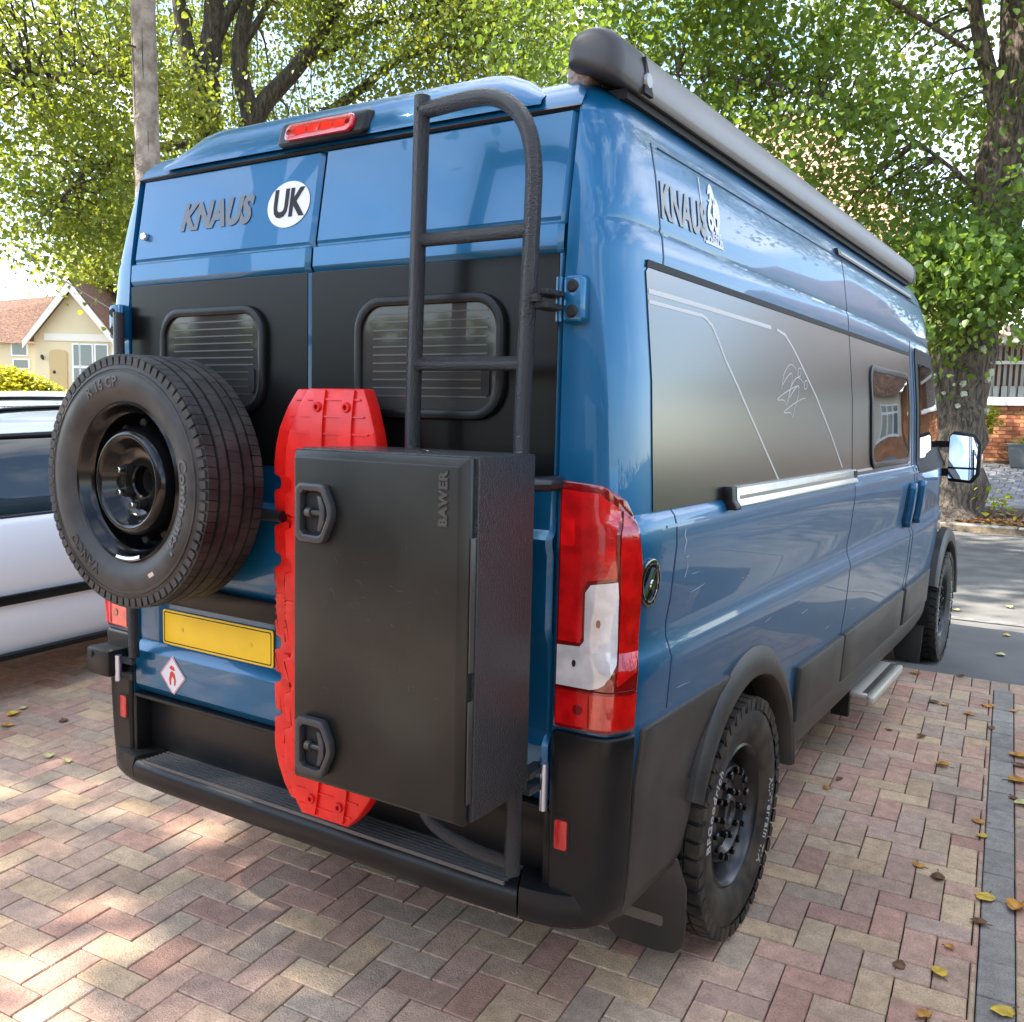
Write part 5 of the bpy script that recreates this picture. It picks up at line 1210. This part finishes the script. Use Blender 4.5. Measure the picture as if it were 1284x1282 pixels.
for k in range(6): hpart(bh, 'ornament', rbox(WX0+.12+k*.14, YW+.145, WZ0+.07, WX0+.22+k*.14, YW+.155, WZ0+.28, .01), M_upvc, I4, wn)
hpart(bh, 'fascia', MB().box(-13.4, YW-.42, 3.10, 3.4, YW-.36, 3.28), mat('cream_paint', (.72, .68, .58), .6), I4)
hpart(bh, 'side_door', MB().box(-2.5, YW-.01, .95, -1.5, YW+.03, 3.0), mat('dark_red_door', (.10, .025, .02), .5), I4)
# hipped roof with courses of tiles
EZ, RZ, YE, YRg, XR, XL = 3.22, 9.6, YW-.45, 23.6, 0.1, -15.5
hpart(bh, 'roof', MB().add([(XL, YE, EZ), (XR, YE, EZ), (XR-5.5, YRg, RZ), (XL+4, YRg, RZ), (XR, 29, EZ), (XL, 29, EZ)], [(0, 1, 2, 3), (1, 4, 2), (0, 3, 5)]), mat('orange_brown_tiles', (.36, .20, .13), .9, col2=(.46, .29, .19), vscale=6), I4)
tl_ = MB(); nrm = Vector((0, -(RZ-EZ), (YRg-YE))).normalized(); sl = Vector((0, YRg-YE, RZ-EZ)).normalized(); slen = math.hypot(YRg-YE, RZ-EZ)
M_tileo = mat('clay_tile', (.4, .25, .17), .9, attr='pcol', var=.15, vscale=10)
rows = int(slen/.22)
for j in range(rows):
    t = j*.22; hx = XR-5.5*(t/slen); 
    i0 = -11.0
    x = i0+(.10 if j % 2 else 0)
    while x+.2 < hx-.05:
        p = Vector((x, YE, EZ))+sl*t; c = rb.choice(((.50, .33, .22), (.44, .27, .18), (.56, .40, .28), (.38, .23, .16)))
        a = p+nrm*.035; b = p+Vector((.19, 0, 0))+nrm*.035; c2 = b+sl*.235-nrm*.03; d2 = a+sl*.235-nrm*.03; a2 = p+nrm*.005; b2 = p+Vector((.19, 0, 0))+nrm*.005
        tl_.add([a, b, c2, d2, a2, b2], [(0, 1, 2, 3), (4, 5, 1, 0), (0, 3, 4), (1, 5, 2)], c); x += .20
rfo = [o for o in bh.children if o.name.startswith('roof')][0]
o = ob('roof_tile', tl_, M_tileo, rfo, sm=0); o.location = Vector((0, 0, 0)); stuff(o)
hpart(bh, 'flat_roof', MB().box(.12, YW-.45, 3.22, 3.4, 26, 3.36), mat('roof_felt', (.10, .10, .10), .9), I4)
# pale gabled bay further right (mirrored in the van's side window)
bay = hpart(bh, 'bay_wall', MB().box(3.05, YW-.8, .8, 7.5, YW+4, 2.95), mat('pale_render', (.56, .50, .42), .9, var=.05, vscale=1), I4)
hpart(bh, 'bay_plinth', MB().box(3.04, YW-.82, .8, 7.52, YW-.6, 1.45), mat('red_brick_wall', (.28, .115, .06), .9, col2=(.36, .16, .08), vscale=8), I4)
bw = hpart(bh, 'bay_window', MB().box(3.25, YW-.86, 1.42, 4.75, YW-.78, 2.55), M_upvc, I4)
for x0, x1, z0, z1 in ((3.33, 3.70, 1.50, 2.12), (3.80, 4.20, 1.50, 2.12), (4.30, 4.67, 1.50, 2.12), (3.33, 3.70, 2.20, 2.47), (3.80, 4.20, 2.20, 2.47), (4.30, 4.67, 2.20, 2.47)):
    hpart(bh, 'pane', MB().box(x0, YW-.88, z0, x1, YW-.865, z1), M_win, I4, bw)
hpart(bh, 'bay_roof', MB().add([(2.8, YW-1.2, 2.9), (7.8, YW-1.2, 2.9), (6.6, YW+3, 6.2), (4.0, YW+3, 6.2), (2.8, YW+5, 2.9), (7.8, YW+5, 2.9)], [(0, 1, 2, 3), (1, 5, 2), (0, 3, 4)]), M_tileb, I4)
# shrub and planter against the brick wall
def shrub(name, lab, c, radii, n, size, m, seed):
    rt = empty(name, (c[0], c[1], zverge(c[0], c[1]))); tag(rt, lab, 'shrub'); rg = np.random.default_rng(seed)
    d = rg.normal(size=(n, 3)); d /= np.linalg.norm(d, axis=1)[:, None]
    P = np.array(c)+d*rg.uniform(.4, 1, (n, 1))*np.array(radii)
    ob('foliage', leaves_mesh('f', P-np.array(rt.location), size, m, seed, .3), None, rt, sm=0)
    tpart(rt, 'stem', MB().tube([(c[0], c[1], rt.location.z), c], .02, 6), M_bark2); return rt
shrub('shrub', 'small yellow-green shrub against the brick wall beside the lime trunk', (-.25, 17.45, 1.72), (.36, .28, .32), 420, .085, M_leafY, 70)
pt = empty('planter', (.62, 17.35, .84)); tag(pt, 'dark grey trough planter on the drive in front of the brick house', 'planter')
tpart(pt, 'trough', bevel_me(MB().loft([[(.30, 17.2, .86), (1.10, 17.2, .86), (1.10, 17.5, .86), (.30, 17.5, .86)], [(.24, 17.15, 1.26), (1.16, 17.15, 1.26), (1.16, 17.55, 1.26), (.24, 17.55, 1.26)]], True, True, True).mesh('t'), .012), mat('grey_planter', (.13, .135, .14), .6))
tpart(pt, 'rim', rbox(.22, 17.13, 1.25, 1.18, 17.57, 1.29, .01), mat('grey_planter', (.13, .135, .14), .6))
ob('foliage', leaves_mesh('f', np.random.default_rng(5).normal(0, 1, (160, 3))*np.array([.25, .08, .04])+np.array([.08, 0, .47]), .07, M_leafR, 71, .2), None, pt, sm=0)

# unseen hedge added right of the drive to darken reflections in the van's side
rt = empty('unseen_side_hedge', (3.2, 1, -.05)); tag(rt, 'added unseen green hedge right of the drive, there to darken the van side', 'hedge'); rg = np.random.default_rng(83)
n_ = 5200; P = np.stack([np.where(rg.random(n_) < .75, 2.85+rg.normal(0, .07, n_), rg.uniform(2.85, 3.6, n_)), rg.uniform(-1.0, 4.3, n_), rg.uniform(-.05, 1.55, n_)], -1); P[:, 0] += .08*np.sin(P[:, 1]*2.3)
ob('foliage', leaves_mesh('f', P-np.array(rt.location), .085, M_leafR, 84, .5), None, rt, sm=0)
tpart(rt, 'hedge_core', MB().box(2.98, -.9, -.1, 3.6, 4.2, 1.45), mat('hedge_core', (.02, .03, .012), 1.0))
# unseen hedge added behind the camera so the rear panels reflect dark
rt = empty('unseen_rear_hedge', (-12, -9, 0)); tag(rt, 'added unseen dark green hedge behind the camera, reflected by the rear panels', 'hedge'); rg = np.random.default_rng(81)
n_ = 5200; P = np.stack([rg.uniform(-22, -5.2, n_), np.where(rg.random(n_) < .7, -8.4+rg.normal(0, .12, n_), rg.uniform(-9.6, -8.4, n_)), rg.uniform(-.1, 2.9, n_)], -1); P[:, 1] += .3*np.sin(P[:, 0]*1.3)
ob('foliage', leaves_mesh('f', P-np.array(rt.location), .26, M_leafR, 82, .5), None, rt, sm=0)
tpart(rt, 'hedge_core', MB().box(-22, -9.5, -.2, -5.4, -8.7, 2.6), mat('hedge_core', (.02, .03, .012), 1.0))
# ------------------------------------------------------------------ house behind the photographer (seen mirrored in the rear glass and paint)
gh = empty('garage_house', (2, -10, 0)); tag(gh, 'brick house with white garage door closing the drive behind the photographer', 'house')
hpart(gh, 'wall', MB().box(-4.5, -16, -.3, 9, -9.5, 2.7), mat('dark_brick_wall', (.13, .06, .04), .9, col2=(.19, .09, .055), vscale=8), I4)
hpart(gh, 'garage_door', MB().box(-2.6, -9.5, -.2, -.2, -9.44, 1.95), M_upvc, I4)
gw = hpart(gh, 'window', MB().box(1.4, -9.5, .9, 3.6, -9.42, 2.2), M_upvc, I4)
hpart(gh, 'pane', MB().box(1.5, -9.42, 1.0, 2.45, -9.40, 2.1).box(2.55, -9.42, 1.0, 3.5, -9.40, 2.1), M_win, I4, gw)
hpart(gh, 'roof', MB().add([(-5, -9.0, 2.65), (9.5, -9.0, 2.65), (7, -12.8, 5.2), (-2.5, -12.8, 5.2), (9.5, -16.5, 2.65), (-5, -16.5, 2.65)], [(0, 1, 2, 3), (1, 4, 2), (0, 3, 5), (3, 2, 4, 5)]), M_tileb, I4)
# ------------------------------------------------------------------ parked estate cars at the left
def make_car(root, paint, rails=True):
    cz = [.24, .32, .45, .60, .62, .78, .92, .96]
    cx_ = [.84, .88, .90, .895, .905, .905, .885, .86]
    def cring(z, X):
        lo = 2.22 if z < .75 else 2.17; half = [(0, -lo), (X*.6, -lo), (X*.86, -lo+.05), (X*.97, -lo+.18), (X, -lo+.40), (X, -1.0), (X, 0), (X, 1.0), (X, lo-.55), (X*.95, lo-.28), (X*.80, lo-.08), (X*.5, lo), (0, lo)]
        return [(a, b, z) for a, b in half]+[(-a, b, z) for a, b in half[1:-1]][::-1]
    me = MB().loft([cring(z, x) for z, x in zip(cz, cx_)], True, True, True).mesh('b')
    me = bool_cut(me, [cyl_x(y, .31, .345, s*.55, s*1.2, 40) for y in (-1.33, 1.33) for s in (1, -1)])
    def pt(nm, m_, mt, par=None, sm=35):
        o = ob(nm, m_, mt, par or root, sm=sm); return o
    pt('body', me, paint, sm=30)
    # greenhouse: glass with painted roof
    def gring(z, X, y0, y1): 
        half = [(0, y0), (X*.8, y0+.02), (X, y0+.15), (X, (y0+y1)/2), (X, y1-.25), (X*.85, y1-.05), (0, y1)]
        return [(a, b, z) for a, b in half]+[(-a, b, z) for a, b in half[1:-1]][::-1]
    pt('window_glass', MB().loft([gring(.95, .84, -2.10, 1.18), gring(1.16, .77, -2.02, .82), gring(1.37, .665, -1.88, .45)], True, True, True), mat('car_window_glass', (.015, .02, .02), .02, spec=.9), sm=30)
    pt('roof', MB().loft([gring(1.365, .675, -1.90, .47), gring(1.41, .655, -1.89, .42), gring(1.445, .60, -1.82, .34), gring(1.47, .45, -1.65, .15), gring(1.478, .2, -1.3, -.2)], True, True, True), paint, sm=60)
    for s in (1, -1):
        pt('window_trim', MB().tube([(s*.682, -1.80, 1.362), (s*.682, -.3, 1.366), (s*.675, .38, 1.36)], .014, 8), M_rimblk)
        pt('belt_trim', MB().tube([(s*.846, -2.0, .958), (s*.850, 0, .962), (s*.846, 1.1, .955)], .012, 8), M_rimblk)
        pt('rub_strip', bevel_me(MB().box(*sorted((s*.895, s*.922))[:1], -1.0, .525, *sorted((s*.895, s*.922))[1:], 1.0, .575).mesh('r'), .006), M_plast)
        pt('sill', bevel_me(MB().box(*sorted((s*.85, s*.90))[:1], -.95, .235, *sorted((s*.85, s*.90))[1:], .95, .262).mesh('r'), .006), M_plast)
        for y in (-.62, .35): pt('pillar', MB().add([(s*.846, y, .96), (s*.846, y+.07, .96), (s*.676, y+.03, 1.365), (s*.676, y-.03, 1.365)], [(0, 1, 2, 3)]), M_rimblk)
        if rails:
            pt('roof_rail', MB().tube(cr([(s*.60, -1.60, 1.452), (s*.60, -1.45, 1.480), (s*.60, -1.2, 1.497), (s*.60, -.6, 1.505), (s*.60, .1, 1.49), (s*.60, .28, 1.448)], 5), .015, 10), M_rimblk)
            pt('rail_foot', MB().add([(s*.60, -1.62, 1.44), (s*.60, -1.22, 1.46), (s*.60, -1.18, 1.497), (s*.60, -1.45, 1.478), (s*.585, -1.62, 1.44), (s*.585, -1.22, 1.46), (s*.585, -1.18, 1.497), (s*.585, -1.45, 1.478)], [(0, 1, 2, 3), (4, 7, 6, 5), (0, 4, 5, 1), (1, 5, 6, 2), (2, 6, 7, 3), (3, 7, 4, 0)]), M_rimblk)
        pt('tail_light', bevel_me(MB().box(*sorted((s*.70, s*.86))[:1], -2.18, .70, *sorted((s*.70, s*.86))[1:], -2.05, .95).mesh('t'), .02), M_lens)
        for y in (-1.33, 1.33):
            w = pt('wheel', MB().lathe([(0, s*.015), (.05, s*.012), (.06, -s*.01), (.19, -s*.005), (.205, s*.02), (.215, s*.02), (.21, -s*.15)], 32, 'x', (s*.86, y, .31)), M_alu)
            ob('tyre', MB().lathe([(.205, -s*.16), (.29, -s*.17), (.31, -s*.14), (.31, s*.0), (.29, s*.025), (.21, s*.015)], 40, 'x', (s*.86, y, .31)), M_rubber, w)
    pt('bumper', bevel_me(MB().box(-.80, -2.27, .30, .80, -2.15, .52).mesh('b'), .03), paint)
M_silv = mat('pale_silver_paint', (.74, .75, .78), .35, .0, coat=1.0)
M_wht = mat('white_car_paint', (.78, .79, .80), .35, 0.0, coat=1.0)
for nm, x, y, lab, p in (('estate_car', -2.80-.905, 1.02, 'silver estate car with roof rails parked left of the van', M_silv), ('parked_car', -7.7, 4.35, 'white car beyond the silver estate with only its roof showing', M_wht)):
    z = zpave(x, y); rt = empty(nm, (x, y, z), (math.atan(.0329)*(-1 if nm == 'estate_car' else 1), math.atan(.0246)*(-1 if nm == 'estate_car' else 1), math.pi if nm == 'estate_car' else 0)); tag(rt, lab, 'car'); make_car(rt, p, nm == 'estate_car')
    if nm == 'parked_car': rt.location.z = .26

# ------------------------------------------------------------------ fallen leaves, each a thing
def ground_at(px, py):
    v = f_+r_*(px-642)/1191-u_*(py-638.4)/1191; o = Vector((1.8971, -1.9369, 1.6145)); t = 1.0
    for _ in range(40):
        p = o+v*t; z = zpave(p.x, p.y) if pav_inv(p.x, p.y)[1] < V_END else ztar(p.x, p.y)
        t += (z-p.z)/v.z*.8
    return o+v*t
M_fl = {'yellow': mat('yellow_dead_leaf', (.62, .40, .05), .7, var=.25, vscale=30), 'orange': mat('orange_dead_leaf', (.52, .24, .04), .7, var=.3, vscale=30), 'brown': mat('brown_dead_leaf', (.16, .075, .035), .8, var=.3, vscale=30), 'pale': mat('pale_dead_leaf', (.55, .50, .20), .7, var=.2, vscale=30)}
def leaf3d(seed, s):
    q = random.Random(seed); n = 7; V = []; F = []
    curl = q.uniform(.4, 1.4)*q.choice((1, 1, -1)); 
    for i in range(n):
        t = i/(n-1); w = .46*math.sin(math.pi*min(1, .10+t*.9))**.75*(1-.25*t)
        for j in (-1, -.5, 0, .5, 1):
            jag = 1+.14*math.sin(i*2.9+j*4+seed)
            V.append((s*w*j*jag, s*(t-.5), s*(.22*curl*(abs(j)**1.6)*w*2+.30*curl*(t-.5)**2+.02*q.random())))
    for i in range(n-1):
        for j in range(4): a = i*5+j; F.append((a, a+1, a+6, a+5))
    mb = MB().add(V, F); zmin = min(v[2] for v in V); mb.v = [(x, y, z-zmin+.001) for x, y, z in mb.v]
    st = MB().tube([(0, -s*.5, -zmin+.25*curl*.25*s), (0, -s*.66, max(.002, -zmin)), (s*.06, -s*.85, max(.002, -zmin*.6))], .0016, 5)
    return mb, st
FL = [(1240, 886, 'orange', .075, 'curled orange leaf at the far end of the grey edging course'), (1214, 896, 'orange', .06, 'arched tan leaf on the paving left of the grey edging, far end'), (1243, 914, 'brown', .05, 'dark brown leaf crossing the joint of the grey edging, far end'),
      (1180, 961, 'orange', .07, 'torn orange leaf in the middle of a pink paver right of the van'), (1275, 949, 'orange', .09, 'ragged orange leaf right of the edging, farthest of the cluster'), (1279, 962, 'brown', .07, 'brown leaf right of the edging, middle of the cluster'), (1277, 981, 'orange', .09, 'wide orange-brown leaf right of the edging, nearest of the cluster'),
      (1281, 1010, 'pale', .075, 'pale yellow-green leaf right of the edging below the orange cluster'), (1226, 1031, 'orange', .06, 'tan leaf just left of the edging beside the pale leaf'), (1231, 1050, 'yellow', .055, 'amber leaf touching the left joint of the edging'), (1271, 1002, 'brown', .05, 'thin dark leaf on the edging beside the pale leaf'),
      (1234, 1127, 'yellow', .085, 'curled yellow leaf on the left joint of the grey edging'), (1273, 1141, 'orange', .085, 'dry orange-brown leaf on the right joint of the grey edging'), (1226, 1158, 'brown', .055, 'small brown leaf below the curled yellow one on the edging joint'), (1176, 1221, 'yellow', .06, 'golden leaf on a pinkish paver near the bottom right'),
      (1128, 1211, 'brown', .05, 'brown leaf left of the golden one near the bottom right'), (1255, 1270, 'yellow', .075, 'bright yellow leaf on the edging at the bottom right'), (1176, 1102, 'brown', .065, 'slim curved brown leaf on a grey paver right of the rear wheel'), (1151, 1086, 'orange', .05, 'small tan leaf above the slim curved brown one'),
      (1191, 1191, 'orange', .035, 'tiny orange scrap above the golden leaf'), (1160, 1276, 'orange', .05, 'tan leaf at the bottom edge right of the rear wheel'), (1036, 989, 'orange', .04, 'small tan leaf on the yellow paver just ahead of the rear wheel'), (1053, 978, 'brown', .04, 'small dark leaf just ahead of the rear wheel'), (1156, 925, 'brown', .055, 'dark withered leaf on the far paving right of the van'),
      (1116, 917, 'brown', .035, 'small dark scrap left of the withered leaf'), (1270, 893, 'orange', .05, 'small orange leaf at the right joint of the edging, far end'), (1150, 846, 'orange', .06, 'tan leaf on the last row of paving by the tarmac'), (1205, 849, 'brown', .05, 'brown leaf on the last row of paving further right'), (1170, 881, 'brown', .07, 'crumpled brown leaf beyond the withered one'),
      (1185, 885, 'orange', .06, 'flat tan leaf next to the crumpled brown one'), (1255, 822, 'pale', .09, 'pale leaf on the tarmac just past the paving'), (1262, 797, 'yellow', .07, 'yellow leaf on the tarmac farther from the paving'), (1264, 762, 'pale', .09, 'pale leaf lying on the road right of the front wheel'), (1199, 766, 'pale', .08, 'pale leaf on the road close to the front wheel'),
      (16, 898, 'yellow', .075, 'golden leaf on the paving below the silver car'), (29, 890, 'pale', .05, 'small pale leaf behind the golden one below the silver car'), (8, 911, 'orange', .06, 'thin orange leaf in front of the golden one at the left edge'), (80, 905, 'brown', .06, 'dark narrow leaf on the paving left of the bumper'), (62, 950, 'pale', .06, 'pale curled leaf on the paving farther left of the bumper'), (84, 956, 'pale', .05, 'small pale leaf nearest the left bumper corner')]
for k, (px_, py_, c, s, lab) in enumerate(FL):
    p = ground_at(px_, py_); mb, st = leaf3d(k+3, s*.92); rt = ob('fallen_leaf', mb, M_fl[c], None, tuple(p+Vector((0, 0, .004))), (.0329, .0246, random.Random(k).uniform(0, 6.28)), 60)
    tag(rt, lab, 'leaf', 'fallen leaves'); ob('leaf_stalk', st, M_fl['brown'], rt)
